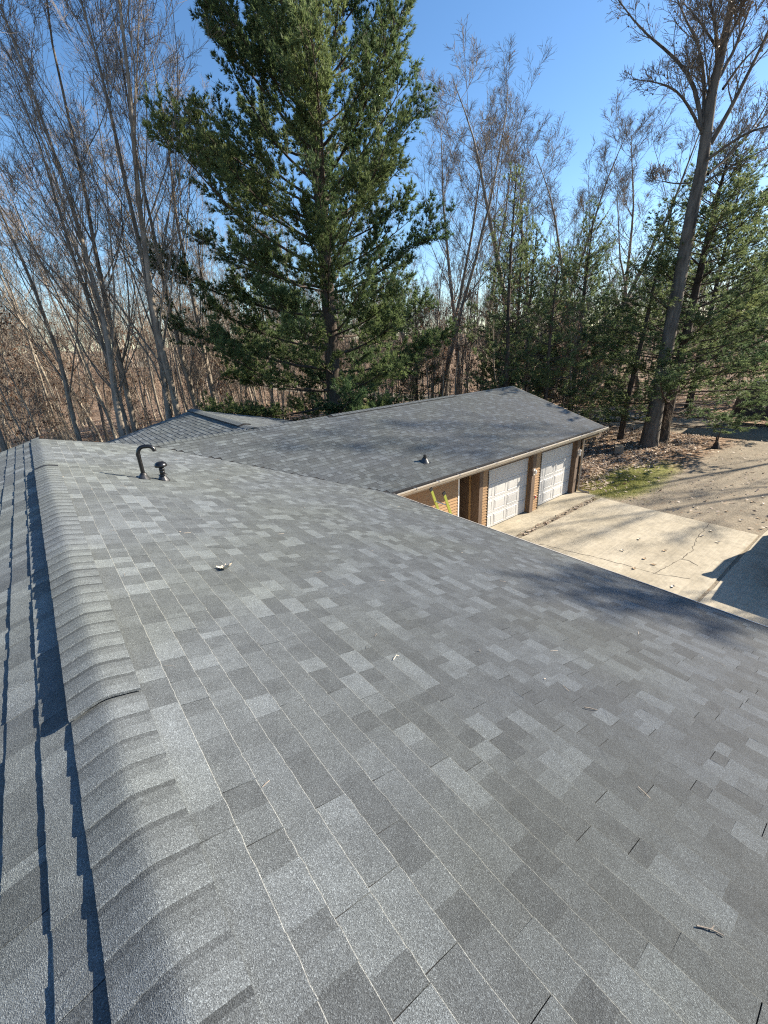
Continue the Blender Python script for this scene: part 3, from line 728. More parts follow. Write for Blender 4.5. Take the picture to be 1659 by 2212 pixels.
# ================================================================== TREES
def grow(rng, S, D, Ln, npts, up=0.0, wob=0.08, curve=None):
    """grow n polylines from S along D; returns (n,npts,3)"""
    n = len(S); P = np.empty((n, npts, 3)); P[:, 0] = S; d = unit(D); st = (Ln / (npts - 1))[:, None]
    upv = np.zeros((n, 3)); upv[:, 2] = up
    for i in range(1, npts):
        d = unit(d + upv / npts * 4 + rng.normal(0, wob, (n, 3))); P[:, i] = P[:, i - 1] + d * st
    return P
def sample_along(P, bi, t):
    """points and tangents on polylines P[bi] at parameter t"""
    k = P.shape[1]; f = np.clip(t * (k - 1), 0, k - 1.001); i = f.astype(int); fr = (f - i)[:, None]
    a = P[bi, i]; b = P[bi, i + 1]; return a * (1 - fr) + b * fr, unit(b - a)
def spread_dirs(rng, T, ang, flat=0.0):
    """rotate tangents T away by ang with random azimuth"""
    n = len(T); r = rng.normal(size=(n, 3)); r[:, 2] *= (1 - flat); side = unit(r - (r * T).sum(1, keepdims=True) * T)
    return T * np.cos(ang)[:, None] + side * np.sin(ang)[:, None]
def rad_line(r0, r1, npts, pw=1.0):
    t = np.linspace(0, 1, npts)[None] ** pw; return r0[:, None] * (1 - t) + r1[:, None] * t

def children(rng, P, R, nper, t0, t1, ang, lfac, npts, up, wob, r_scale, rmin, lmin=0.2, flat=0.0, tip=0.35, lens=None):
    n, k = R.shape; cnt = np.maximum(1, (nper * np.ones(n)).astype(int)); bi = np.repeat(np.arange(n), cnt); m = len(bi)
    t = t0 + (t1 - t0) * rng.random(m)
    S, T = sample_along(P, bi, t); plen = np.linalg.norm(P[:, 1:] - P[:, :-1], axis=2).sum(1)[bi] if lens is None else lens[bi]
    rr = R[bi, np.clip((t * (k - 1)).astype(int), 0, k - 1)]
    D = spread_dirs(rng, T, ang[0] + (ang[1] - ang[0]) * rng.random(m), flat)
    Ln = np.maximum(lmin, plen * lfac * (1.08 - t * 0.75) * rng.uniform(0.6, 1.25, m))
    C = grow(rng, S, D, Ln, npts, up, wob); r0 = np.maximum(rr * r_scale * rng.uniform(0.7, 1, m), rmin)
    return C, rad_line(r0, np.maximum(r0 * tip, rmin * 0.7), npts)

def bare_tree(seed, H, r, nl=16, t0=0.25, ang=(0.5, 0.9), up=0.35, nb=8, nt=7, ntw=4, twr=0.005, limb=0.5, lean=(0, 0), leaf=0, trunk_pts=None, bark='bark_grey', twig='twig_grey', leafmat='seed_heads', wob=0.06, leafsize=0.07, limbs=None, sides=8, limb_r=0.36, taper=1.1):
    rng = np.random.default_rng(seed); k = 14
    if trunk_pts is None:
        D = np.array([[lean[0], lean[1], 1.0]]); P0 = grow(rng, np.zeros((1, 3)), D, np.array([H]), k, 0.04, 0.05)
    else:
        tp = np.array(trunk_pts, float); tt = np.linspace(0, len(tp) - 1.001, k); ii = tt.astype(int); fr = (tt - ii)[:, None]
        P0 = (tp[ii] * (1 - fr) + tp[ii + 1] * fr)[None]
    t = np.linspace(0, 1, k); R0 = (r * (1 - t) ** taper * 0.93 + 0.016)[None]; R0[0, 0] *= 1.35; R0[0, 1] *= 1.06
    parts_t = [tubes(P0, R0, sides + 2, 0)]
    P1, R1 = children(rng, P0, R0, nl, t0, 0.97, ang, limb, 9, up, wob, limb_r, 0.012, tip=0.22)
    if limbs is not None:
        LP, LR = [], []
        for q, r0 in limbs:
            q = np.array(q, float); tt = np.linspace(0, len(q) - 1.001, 9); ii = tt.astype(int); fr = (tt - ii)[:, None]
            # smooth through the points
            p = q[ii] * (1 - fr) + q[ii + 1] * fr; p[1:-1] = (p[:-2] + 2 * p[1:-1] + p[2:]) / 4; LP.append(p); LR.append(np.linspace(r0, r0 * 0.22, 9))
        P1 = np.concatenate([P1, np.array(LP)]); R1 = np.concatenate([R1, np.array(LR)])
    parts_t.append(tubes(P1, R1, 6, 0))
    P2, R2 = children(rng, P1, R1, nb, 0.15, 1.0, (0.35, 0.85), 0.42, 6, up * 0.7, 0.09, 0.42, 0.007, 0.4, tip=0.4)
    P3, R3 = children(rng, P2, R2, nt, 0.1, 1.0, (0.35, 0.9), 0.62, 4, up * 0.4, 0.1, 0.45, twr, 0.35, tip=0.6)
    parts_c = [tubes(P2, R2, 4, 0), tubes(P3, R3, 3, 0)]
    if ntw:
        P4, R4 = children(rng, P3, R3, ntw, 0.15, 1.0, (0.35, 0.9), 0.65, 3, up * 0.2, 0.1, 0.8, twr * 0.85, 0.3, tip=0.8)
        parts_c.append(tubes(P4, R4, 3, 0)); tipsrc = P4
    else: tipsrc = P3
    if leaf:
        bi = rng.integers(0, len(tipsrc), leaf); S, T = sample_along(tipsrc, bi, 0.3 + 0.7 * rng.random(leaf))
        parts_c.append(leaf_quads(rng, S, leafsize, 1, hang=0.03))
    mt = mesh_np('trunk', parts_t, [bark], True); mc = mesh_np('crown', parts_c, [twig, leafmat])
    return mt, mc
def leaf_quads(rng, S, size, m, hang=0.0, flatness=0.0, tilt=None):
    n = len(S); a = unit(rng.normal(size=(n, 3)) * [1, 1, 1 - flatness]); b = unit(np.cross(a, rng.normal(size=(n, 3)) * [1 - flatness, 1 - flatness, 1] + [0, 0, flatness * 3]))
    sz = size * rng.uniform(0.6, 1.3, (n, 1)); c = S - np.array([0, 0, hang])
    V = np.stack([c - a * sz * 0.6, c + b * sz * 0.34, c + a * sz * 0.6, c - b * sz * 0.34], 1).reshape(-1, 3)
    return (V, np.arange(4 * n).reshape(n, 4), m, rng.random(n))

def tufts(rng, S, D, Lb, wb, K, spread, m, shade):
    """needle tufts: K thin blades from each S fanning round D"""
    n = len(S); S = np.repeat(S, K, 0); T = np.repeat(D, K, 0)
    d = spread_dirs(rng, T, np.abs(rng.normal(spread, 0.25, n * K)))
    L_ = (Lb * rng.uniform(0.7, 1.2, n * K))[:, None]; wv = unit(np.cross(d, rng.normal(size=(n * K, 3)))) * (wb * rng.uniform(.7, 1.3, n * K))[:, None]
    V = np.stack([S + d * L_ * 0.08 - wv, S + d * L_ * 0.08 + wv, S + d * L_], 1).reshape(-1, 3)
    return (V, np.arange(3 * n * K).reshape(-1, 3), m, np.clip(np.repeat(shade, K) + rng.normal(0, 0.1, n * K), 0, 1))

def pine(seed, H, r, z0, lens, asc, gap=0.85, per=(4, 6), sec=0.34, ter=0.16, K=7, Lb=0.13, wb=0.011, side=None, mat='pine_needles', dens=1.0, inner=0.35, lean=(0, 0), bare_low=None, tuft_step=0.11, flat2=0.75):
    """lens/asc: functions of height -> branch length, ascent angle"""
    rng = np.random.default_rng(seed); k = 20
    P0 = grow(rng, np.zeros((1, 3)), np.array([[lean[0], lean[1], 1.0]]), np.array([H]), k, 0.03, 0.012)
    t = np.linspace(0, 1, k); R0 = (r * (1 - t) ** 0.85 + 0.02)[None]; R0[0, 0] *= 1.25
    pt = [tubes(P0, R0, 12, 0)]
    S, D, Ln = [], [], []
    z = z0
    while z < H - 0.4:
        n = rng.integers(per[0], per[1] + 1); a0 = rng.random() * 6.28
        for i in range(n):
            a = a0 + i * 6.283 / n + rng.normal(0, 0.25); zz = z + rng.normal(0, 0.12); q = min(max(zz / H, 0), 0.999)
            s, _ = sample_along(P0, np.array([0]), np.array([q])); el = asc(zz) + rng.normal(0, 0.09)
            l = lens(zz) * rng.uniform(0.72, 1.12)
            if side is not None: l *= 1 + side[0] * math.cos(a - side[1])
            S.append(s[0]); D.append((math.cos(a) * math.cos(el), math.sin(a) * math.cos(el), math.sin(el))); Ln.append(l)
        z += gap * rng.uniform(0.75, 1.25)
    S, D, Ln = np.array(S), np.array(D), np.array(Ln)
    P1 = grow(rng, S, D, Ln, 9, 0.16, 0.045); r0 = np.clip(0.012 + Ln * 0.0085, 0.015, 0.09); R1 = rad_line(r0, r0 * 0.2, 9)
    pt.append(tubes(P1, R1, 6, 0))
    # secondary branches, mostly sideways
    cnt = np.maximum(2, (Ln * (1 - inner) / sec * dens).astype(int)); bi = np.repeat(np.arange(len(Ln)), cnt); m = len(bi)
    inb = inner * np.clip(1.25 - 1.1 * S[bi, 2] / H, 0.25, 1); t = inb + (1.0 - inb) * rng.random(m) ** 0.85; s2, T2 = sample_along(P1, bi, t)
    D2 = spread_dirs(rng, T2, rng.uniform(0.45, 1.0, m), flat2); D2[:, 2] += 0.10
    L2 = np.clip(Ln[bi] * 0.34 * (1.15 - t * 0.75) * rng.uniform(0.6, 1.3, m), 0.25, 1.9)
    P2 = grow(rng, s2, D2, L2, 5, 0.12, 0.08); R2 = rad_line(np.full(m, 0.012), np.full(m, 0.005), 5)
    pt.append(tubes(P2, R2, 3, 0))
    # twigs
    cnt = np.maximum(2, (L2 / ter * dens).astype(int)); bj = np.repeat(np.arange(m), cnt); q = len(bj)
    t3 = rng.random(q) ** 0.8; s3, T3 = sample_along(P2, bj, t3); D3 = spread_dirs(rng, T3, rng.uniform(0.2, 0.8, q), 0.5); D3[:, 2] += 0.22; D3 = unit(D3)
    L3 = rng.uniform(0.16, 0.42, q); P3 = grow(rng, s3, D3, L3, 2, 0, 0)
    # tufts along twigs
    ct = np.maximum(2, (L3 / tuft_step).astype(int)); bk = np.repeat(np.arange(q), ct); nt_ = len(bk)
    t4 = 0.25 + 0.75 * rng.random(nt_); s4, T4 = sample_along(P3, bk, t4)
    brs = rng.normal(0.42, 0.16, len(Ln))[bi][bj][bk]
    fol = tufts(rng, s4, T4, Lb, wb, K, 0.55, 0, brs)
    return mesh_np('trunk', pt, ['bark_pine'], True), mesh_np('crown', [fol], [mat])

def plant(name, meshes, x, y, z=None, rz=0.0, s=1.0, label=None, cat='tree', group=None, sz=None):
    e = empty(name, (x, y, (GZ(x, y) if z is None else z) - 0.05)); e.rotation_euler = (0, 0, rz); e.scale = (s, s, sz or s)
    for nm, me in zip(('trunk', 'crown'), meshes): obj(nm, me, e)
    tag(e, label, cat, group); return e
def interp(pts):
    xs = [p[0] for p in pts]; ys = [p[1] for p in pts]; return lambda z: float(np.interp(z, xs, ys))

def top_scale(px, py, x, y, H): return (at_h(px, py, x, y)[2] - GZ(x, y)) / H
LEFTAZ = math.atan2(-CR[1], -CR[0])
# --- the tall white pine behind the wing
hero = pine(101, 29.5, 0.40, 2.6,
            interp([(2, 5.4), (5, 6.5), (8, 6.2), (10, 6.2), (12, 6.8), (15, 5.7), (18, 4.5), (22, 3.1), (26, 1.8), (29.5, 0.4)]),
            interp([(2, -0.10), (7, 0.0), (10, 0.22), (13, 0.42), (17, 0.68), (22, 0.85), (29, 1.05)]), gap=0.9, per=(5, 6), K=9, Lb=0.18, wb=0.0135, sec=0.14, ter=0.085, tuft_step=0.10, flat2=0.94, side=(0.12, LEFTAZ), inner=0.32)
plant('pine_tree', hero, 12.3, 19.7, label='huge dark green pine towering behind the garage roof ridge', s=1.0)

# --- big bare tree by the drive, limbs set out in the plane through its trunk
bx, by = 26.95, 9.6
def pl(px, py, dd=0.0):                                   # picture point at the tree's own depth (+dd m)
    dep = (np.array([bx, by, -EYE]) @ CF); d = ray(px, py); n = unit(np.array([CF[0], CF[1], 0])); hd = np.array([bx, by, 0]) @ n + dd
    p = d * (hd / (d @ n)); return p + np.array([0, 0, EYE]) - np.array([bx, by, 0])
def full(x, y): return ((1900 + 0.63 * x) * 0.6636, 0.63 * y * 0.6636)
trk = [(0, 0, 0), pl(1423, 850), pl(1452, 690), pl(1480, 540), pl(1500, 430), pl(1528, 310), pl(*full(640, 560)), pl(*full(690, 380)), pl(*full(735, 160)), pl(*full(770, 0)), pl(*full(800, -160)), pl(*full(830, -380)), pl(*full(850, -600))]
def lb(pts, r, dz): r *= 0.66; return ([pl(*full(x, y), dz * i / max(1, len(pts) - 1)) for i, (x, y) in enumerate(pts)], r)
limbs = [lb([(615, 690), (590, 480), (530, 360), (430, 255), (300, 170), (180, 0)], 0.15, 1.5), lb([(605, 670), (545, 550), (480, 465), (400, 428), (255, 410)], 0.10, -1.2),
         lb([(620, 640), (625, 400), (600, 240), (520, 90), (470, -40)], 0.13, 2), lb([(655, 745), (760, 560), (860, 360), (952, 170), (1000, 30)], 0.16, -1.5),
         lb([(690, 330), (690, 200), (660, 40), (640, -120)], 0.12, -1), lb([(700, 400), (790, 240), (850, 60), (900, -80)], 0.12, 1.5),
         lb([(720, 460), (830, 300), (950, 200), (1050, 90)], 0.09, 0.8), lb([(590, 860), (700, 780), (830, 690), (952, 650), (1060, 640)], 0.12, -2),
         lb([(640, 900), (760, 800), (880, 660), (980, 480)], 0.12, 1.5), lb([(555, 945), (470, 950), (400, 935), (360, 930)], 0.06, 1), lb([(600, 960), (720, 880), (860, 810), (1000, 740)], 0.10, 1.0),
         lb([(690, 250), (620, 140), (560, 60), (500, 0)], 0.08, 1.0)]
big = bare_tree(5, 24, 0.37, nl=9, t0=0.5, ang=(0.5, 1.0), up=0.25, nb=11, nt=7, ntw=4, limb=0.2, limb_r=0.18, taper=0.85, trunk_pts=trk, limbs=limbs, bark='bark_big', twig='twig_grey', leaf=1500, leafsize=0.085, sides=12, twr=0.009)
plant('big_bare_tree', big, bx, by, 0.05, label='stout grey-barked bare tree with seed heads at the leaf-strewn drive edge')

# --- pines at the right
medium = pine(202, 20.0, 0.30, 1.6, interp([(1, 4.8), (4, 6.0), (9, 5.2), (14, 3.6), (18, 1.8), (20, 0.5)]), interp([(1, -0.12), (6, 0.05), (12, 0.3), (20, 0.8)]), gap=0.74, K=8, Lb=0.21, wb=0.015, mat='pine_needles_far', inner=0.36, sec=0.20, ter=0.13, tuft_step=0.13)
slim = pine(303, 16.5, 0.17, 3.0, interp([(2, 3.0), (6, 2.9), (10, 2.3), (14, 1.3), (16.5, 0.4)]), interp([(2, -0.1), (8, 0.1), (16, 0.7)]), gap=0.75, per=(3, 5), K=8, Lb=0.20, wb=0.015, mat='pine_needles_far', inner=0.30, sec=0.20, ter=0.12, tuft_step=0.12)
slim2 = pine(304, 12.5, 0.14, 0.9, interp([(1, 3.2), (5, 3.0), (9, 2.0), (12.5, 0.4)]), interp([(1, -0.1), (7, 0.1), (12, 0.7)]), gap=0.7, per=(4, 5), K=8, Lb=0.20, wb=0.015, mat='pine_needles_far', inner=0.30, sec=0.20, ter=0.12, tuft_step=0.12)
plant('pine_tree', medium, 28.9, 9.65, rz=0.4, s=1.08, sz=top_scale(1600, 300, 28.9, 9.65, 20), label='tall broad pine with low sweeping boughs right behind the stout bare tree')
plant('pine_tree', slim, 27.7, 11.5, rz=1.2, s=0.95, sz=top_scale(1420, 425, 27.7, 11.5, 16.5), label='dark pine with thin straight trunk between garage corner and stout bare tree')
plant('pine_tree', slim, 20.9, 15.3, rz=2.5, s=0.85, sz=top_scale(1112, 345, 20.9, 15.3, 16.5), label='slender tall pine rising right above the peak of the garage gable')
plant('pine_tree', slim2, 22.6, 13.75, rz=0.3, s=0.9, sz=top_scale(1215, 540, 22.6, 13.75, 12.5), label='young pine beside the garage gable, right of its peak')
for i, (x, y, s, rz, ms) in enumerate(((27.5, 18.5, 1.0, 1, slim2), (31.5, 17.0, 1.1, 2, slim2), (30.5, 21.5, 1.15, 4, slim2), (36.0, 19.5, 1.1, 3, slim2), (42.0, 12.5, 0.8, 0.5, medium), (24.5, 26.5, 0.8, 2.9, slim2), (49, 8, 0.95, 3.3, medium))):
    plant('pine_tree', ms, x, y, rz=rz, s=s, label='green pine in the belt of evergreens beyond the dirt track and garage', group='pines in the evergreen belt')

# --- bare trees close behind the house on the left
ln = [bare_tree(41 + i, 21, 0.165, nl=17, t0=0.22, ang=(0.28, 0.75), up=0.20, nb=8, nt=7, ntw=4, twr=0.0055, limb=0.50, bark='bark_grey', twig='twig_grey', wob=0.085) for i in range(3)]
left = [(5.15, 21.6, 0, 1.02, 0.1, 'forked bare tree with dark wet-looking trunk just beyond the rear roof gable'), (4.35, 21.4, 1, 0.98, 2.0, 'tall bare tree standing left of the forked tree at the rear gable'),
        (3.1, 23.0, 2, 0.80, 4.0, 'slim leaning bare tree left of the pair at the rear gable'), (7.0, 25.0, 1, 0.92, 5.2, 'bare tree half hidden by left boughs of the huge pine'),
        (2.5, 21.8, 0, 0.95, 2.7, 'bare tree rising left of the slim leaning tree behind the main ridge end'), (3.8, 26.0, 2, 1.0, 0.9, 'lanky bare tree in the second row behind the gable pair'), (8.6, 27.5, 2, 1.0, 3.3, 'bare tree behind the left flank of the huge pine'),
        (1.2, 27.0, 0, 0.85, 3.1, 'bare tree over the far end of the main roof ridge'), (-1.6, 25.5, 2, 0.80, 1.1, 'bare tree whose trunk stands past the main gable, low limbs spreading')]
for x, y, k, s, rz, lab in left: plant('bare_tree', ln[k], x, y, rz=rz, s=s, label=lab)
# --- tall bare trees whose crowns make the skyline right of the huge pine
wide = [bare_tree(91 + i, 21, 0.19, nl=16, t0=0.36, ang=(0.4, 1.0), up=0.2, nb=8, nt=6, ntw=3, twr=0.0065, limb=0.40, bark='bark_grey', twig='twig_grey', wob=0.06, leaf=60, leafsize=0.08, leafmat='brown_leaves', sides=6) for i in range(2)]
SKY = ((1150, 150, 40, 0, 1.45, 'broad-crowned bare tree with russet leaf wisps behind the slender tall pine'), (945, 200, 38, 1, 1.1, 'narrow bare tree nearest to right boughs of the huge pine'), (1005, 195, 43, 0, 1.1, 'bare tree between the huge pine and broad-crowned bare tree'),
       (1330, 300, 46, 1, 1.5, 'bushy-topped bare tree behind the evergreen belt'), (1235, 300, 50, 0, 1.3, 'bare tree right behind the broad-crowned bare tree'), (1420, 290, 50, 1, 1.4, 'bare tree whose crown shows left of the stout tree limbs'), (1060, 300, 52, 1, 1.1, 'more distant bare tree left of the slender tall pine'),
       (1190, 235, 47, 1, 1.4, 'bare tree filling the gap behind the broad-crowned bare tree'), (1285, 330, 43, 0, 1.5, 'spreading bare tree behind the young pine at the garage'), (1385, 330, 55, 0, 1.4, 'bare tree deep in the woods behind the thin-trunked dark pine'), (1460, 370, 47, 1, 1.3, 'bare tree glimpsed behind the upper trunk of the stout tree'), (965, 330, 47, 0, 1.4, 'bare tree in the second row right of the huge pine'), (895, 340, 42, 1, 1.3, 'bare tree half covered by right boughs of the huge pine'))
for px, py, d_, k, wx, lab in SKY:
    dd = ray(px, py); hx = unit(dd[:2]) * d_; zs = top_scale(px, py, hx[0], hx[1], 20.5)
    plant('bare_tree', wide[k], hx[0], hx[1], rz=px * 0.7, s=zs * wx, sz=zs, label=lab)
# --- the woods
protos = [bare_tree(60 + i, 19 + i % 3 * 1.5, 0.12 + 0.015 * (i % 3), nl=12 + i % 3, t0=0.3 + 0.06 * (i % 2), ang=(0.4, 1.05), up=0.18 + 0.04 * i, nb=6, nt=5, ntw=3, twr=0.0075, limb=0.42, bark=('bark_pale', 'bark_grey')[i % 2], twig=('twig_grey', 'twig_brown')[i % 2], wob=0.06, sides=6, leaf=(0, 120, 0, 260, 0)[i], leafsize=0.1, leafmat='brown_leaves') for i in range(5)]
sapl = [bare_tree(80 + i, 7.5, 0.055, nl=12, t0=0.12, ang=(0.5, 1.1), up=0.2, nb=6, nt=5, ntw=2, twr=0.005, limb=0.5, bark='bark_pale', twig=('twig_grey', 'twig_brown')[i % 2], wob=0.09, sides=5, leaf=(0, 0, 900)[i], leafsize=0.11, leafmat='brown_leaves') for i in range(3)]
rngF = np.random.default_rng(77); placed = []
def free(x, y, dmin):
    return all((x - a) ** 2 + (y - b) ** 2 > dmin * dmin for a, b in placed)
def scatter(n, rmin, rmax, az0, az1, dmin, fn, pw=0.7):
    k = 0; tries = 0
    while k < n and tries < n * 30:
        tries += 1; az = math.radians(az0 + (az1 - az0) * rngF.random()); d = rmin + (rmax - rmin) * rngF.random() ** pw
        x, y = math.sin(az) * d, math.cos(az) * d
        if x > 18 and y < 30 and (30.5 < x < 38.5 or (x < 30.5 and y < 14)): continue
        if x < 20 and y < 20: continue
        if not free(x, y, dmin): continue
        placed.append((x, y)); fn(x, y); k += 1
for x, y, *_ in left: placed.append((x, y))
placed += [(12.3, 19.7), (20.9, 15.3), (22.6, 13.75), (27.7, 11.5), (28.9, 9.65)]
def wood_tree(x, y):
    lo = 0.66 if x < 0.34 * y else 0.55
    plant('woodland_tree', protos[rngF.integers(0, 5)], x, y, rz=rngF.random() * 6.28, s=rngF.uniform(lo, lo + 0.3), label='bare deciduous tree among the leafless woods beyond the house and track', group='bare trees of the woods')
def sap(x, y):
    plant('sapling', sapl[rngF.integers(0, 3)], x, y, rz=rngF.random() * 6.28, s=rngF.uniform(0.6, 1.3), label='thin understory sapling among the leafless woods', group='saplings of the woods')
scatter(60, 28, 62, -9, 30, 2.2, wood_tree); scatter(34, 32, 70, 30, 62, 2.8, wood_tree); scatter(30, 50, 95, 58, 86, 2.8, wood_tree)
scatter(90, 60, 125, -9, 86, 2.5, wood_tree)
scatter(95, 26, 55, -9, 32, 1.1, sap); scatter(55, 28, 60, 30, 66, 1.4, sap); scatter(25, 46, 70, 64, 85, 1.5, sap)
# far mass of woods
def far_woods():
    rng = np.random.default_rng(9); n = 650; az = np.radians(rng.uniform(-14, 92, n)); d = rng.uniform(120, 230, n)
    x, y = np.sin(az) * d, np.cos(az) * d; z = np.array([GZ(a, b) for a, b in zip(x, y)]); S = np.c_[x, y, z]
    H = rng.uniform(15, 24, n); P0 = grow(rng, S, np.tile([[0, 0, 1.0]], (n, 1)), H, 6, 0.1, 0.05); R0 = rad_line(np.full(n, 0.2), np.full(n, 0.03), 6)
    P1, R1 = children(rng, P0, R0, 9, 0.2, 1, (0.4, 0.9), 0.38, 4, 0.3, 0.08, 0.5, 0.03)
    P2, R2 = children(rng, P1, R1, 4, 0.2, 1, (0.4, 0.9), 0.5, 3, 0.2, 0.1, 0.6, 0.026)
    o = obj('distant_woods', mesh_np('distant_woods', [tubes(P0, R0, 4, 0), tubes(P1, R1, 3, 1), tubes(P2, R2, 3, 1)], ['bark_grey', 'twig_grey']))
    tag(o, 'far-off leafless woods on the horizon', 'woods', kind='stuff')
far_woods()
for i, (px, d_, s) in enumerate(((955, 30, 1.0), (985, 32, 1.1), (925, 34, 1.0), (1010, 36, 0.9))):
    h2 = unit(ray(px, 800)[:2]) * d_
    plant('oak_sapling', sapl[2], h2[0], h2[1], rz=i * 1.7, s=s, label='oak sapling still holding russet leaves right of the huge pine', group='russet oak saplings')
# bare multi-stem bush right of the garage gable and grey brush by the stout tree
for x, y, s, rz, lab in ((24.2, 12.75, 0.95, 0.5, 'leafless grey thicket of thin stems beside the garage end'), (25.6, 12.3, 0.55, 2.0, 'low twiggy grey brush in front of the dark pine'), (27.6, 8.9, 0.40, 2.6, 'tangle of grey twigs at the stout bare tree')):
    plant('bare_bush', sapl[1], x, y, rz=rz, s=s, label=lab, cat='bush')
# trees beyond the frame whose shadows fall on the drive and roof
offp = slim
for x, y, s, rz, lab in ((27.5, -7.6, 0.66, 0.7, 'slender pine south of the drive, past the parked truck'), (30.0, -9.9, 1.35, 2.7, 'second slender pine south of the drive, behind the first')): plant('pine_tree', medium if s < 1 else slim, x, y, rz=rz, s=s, sz=0.86 if s < 1 else 1.11, label=lab)
for x, y, s, k, lab in ((40.0, -4.6, 1.1, 0, 'bare tree across the gravel yard, south of the track bend'), (45.0, -3.0, 1.2, 4, 'bare tree on the far verge of the dirt track')):
    plant('bare_tree', protos[k], x, y, rz=1.0, s=s, label=lab)

# ================================================================== GROUND COVER
rngL = np.random.default_rng(5)
def scatter_leaves():
    pts = []
    def add(n, x0, x1, y0, y1, f):
        x = rngL.uniform(x0, x1, n); y = rngL.uniform(y0, y1, n); ok = f(x, y); pts.append(np.c_[x[ok], y[ok]])
    add(26000, 17.5, 31.5, 7.4, 22, lambda x, y: (y > 8.4 + 0.5 * np.sin(x * 1.3) - (x - 18) * 0.06) | (rngL.random(len(x)) < 0.10))
    add(9000, 36.5, 60, 6, 30, lambda x, y: x > 37 + np.sin(y))
    add(2500, 17.0, 36, 2.0, 8.5, lambda x, y: rngL.random(len(x)) < 0.22)
    add(24000, -8, 18, 18, 60, lambda x, y: rngL.random(len(x)) < 0.8)
    add(160, 6.8, 16.9, 7.40, 7.62, lambda x, y: x > 0)
    P = np.concatenate(pts); z = np.array([GZ(a, b) for a, b in P]) + 0.012 + rngL.random(len(P)) * 0.05
    part = leaf_quads(rngL, np.c_[P, z], 0.11, 0, flatness=0.72)
    o = obj('fallen_leaves', mesh_np('fallen_leaves', [part], ['litter_leaves'])); tag(o, 'brown fallen leaves strewn over the ground', 'leaves', kind='stuff')
scatter_leaves()
def grass():
    n = 20000; a = rngL.normal(0, 1, (n, 2)) * [1.6, 0.62] + [19.3, 7.75]; a = a[(a[:, 0] > 17.05)]
    n = len(a); z = np.full(n, -0.01); S = np.c_[a, z]; h = rngL.uniform(0.02, 0.07, n)[:, None]
    d = unit(np.c_[rngL.normal(0, 0.6, (n, 2)), np.ones(n)]); wv = unit(np.cross(d, rngL.normal(size=(n, 3)))) * 0.008
    V = np.stack([S - wv, S + wv, S + d * h], 1).reshape(-1, 3)
    o = obj('grass', mesh_np('grass', [(V, np.arange(3 * n).reshape(-1, 3), 0, rngL.random(n))], ['grass_blades'])); tag(o, 'short yellow-green grass patch at the garage corner', 'grass', kind='stuff')
grass()

# ================================================================== THINGS
# oak leaf outline, slightly curled
def oak_leaf(seed, L_=0.12, curl=0.35, mat='dead_leaf_pale'):
    rng = random.Random(seed); out_ = []
    n = 13
    for i in range(n):
        t = i / (n - 1); wdt = L_ * 0.30 * math.sin(math.pi * min(1, t * 1.05) ** 0.8) * (1.25 if i % 2 else 0.62) + 0.003; out_.append((t * L_, wdt))
    V, F = [], []
    def bend(x, y): return (x - L_ / 2, y, 0.004 + curl * (abs(y) ** 1.3) * 1.5 + curl * 0.9 * ((x - L_ / 2) ** 2) / L_ + rng.uniform(-.001, .001))
    for x, wd in out_:
        for f in (-1, -0.45, 0, 0.45, 1): V.append(bend(x, wd * f))
    for i in range(n - 1):
        for j in range(4): a = i * 5 + j; F.append([a, a + 1, a + 6, a + 5])
    V = np.array(V); V2 = V + [0, 0, 0.0012]; nV = len(V)
    F = np.array(F); stem = tubes(np.array([[(-L_ / 2, 0, 0.01 + curl * 0.2 * L_), (-L_ / 2 - 0.02, 0.004, 0.012 + curl * .3 * L_), (-L_ / 2 - 0.038, 0.01, 0.02 + curl * .3 * L_)]]), np.array([[0.0016, 0.0014, 0.0012]]), 5, 0)
    return mesh_np('leaf', [(V, F[:, ::-1], 0, None), (V2, F, 0, None), stem], [mat])
lm = [oak_leaf(1, 0.12, 1.2), oak_leaf(2, 0.11, 0.6, 'dead_leaf_brown'), oak_leaf(3, 0.10, 0.9)]
def put_leaf(me, p, rot, label, group=None, s=1.0):
    o = obj('dry_leaf', me); o.location = p; o.rotation_euler = rot; o.scale = (s, s, s); tag(o, label, 'leaf', group); return o
lx, ly = 0.95, 3.60
tilt = math.atan(SL)
put_leaf(lm[0], (lx, ly, zA(lx) + 0.012), (0.15, tilt - 0.1, 2.4), 'pale curled oak leaf lying on the main roof slope', s=1.3)
DL = 'dry brown leaf lying on the concrete drive slab'
for i, (px, py) in enumerate(((1487 - 95, 1207), (1515, 1158), (1590, 1115 + 30), (1537, 1148), (1565, 1130), (1453, 1268), (1412, 1220), (1380, 1165), (1435, 1190), (1345, 1190), (1370, 1228), (1550, 1172))):
    p = ground_at(px, py, 0.027)
    if 6.9 < p[0] < 16.7 and 2.5 < p[1] < 7.3:
        put_leaf(lm[1 + i % 2], (p[0], p[1], 0.027), (0, 0, i * 1.9), DL, 'leaves on the drive slab', 1.25)
for i, (px, py) in enumerate(((1570, 1105), (1600, 1125), (1640, 1120), (1500, 1095), (1625, 1085), (1650, 1075))):
    p = ground_at(px, py, 0.0); put_leaf(lm[1 + i % 2], (p[0], p[1], 0.004), (0, 0, i * 2.3), 'dry leaf lying on the gravel beside the drive', 'leaves on the gravel', 1.3)
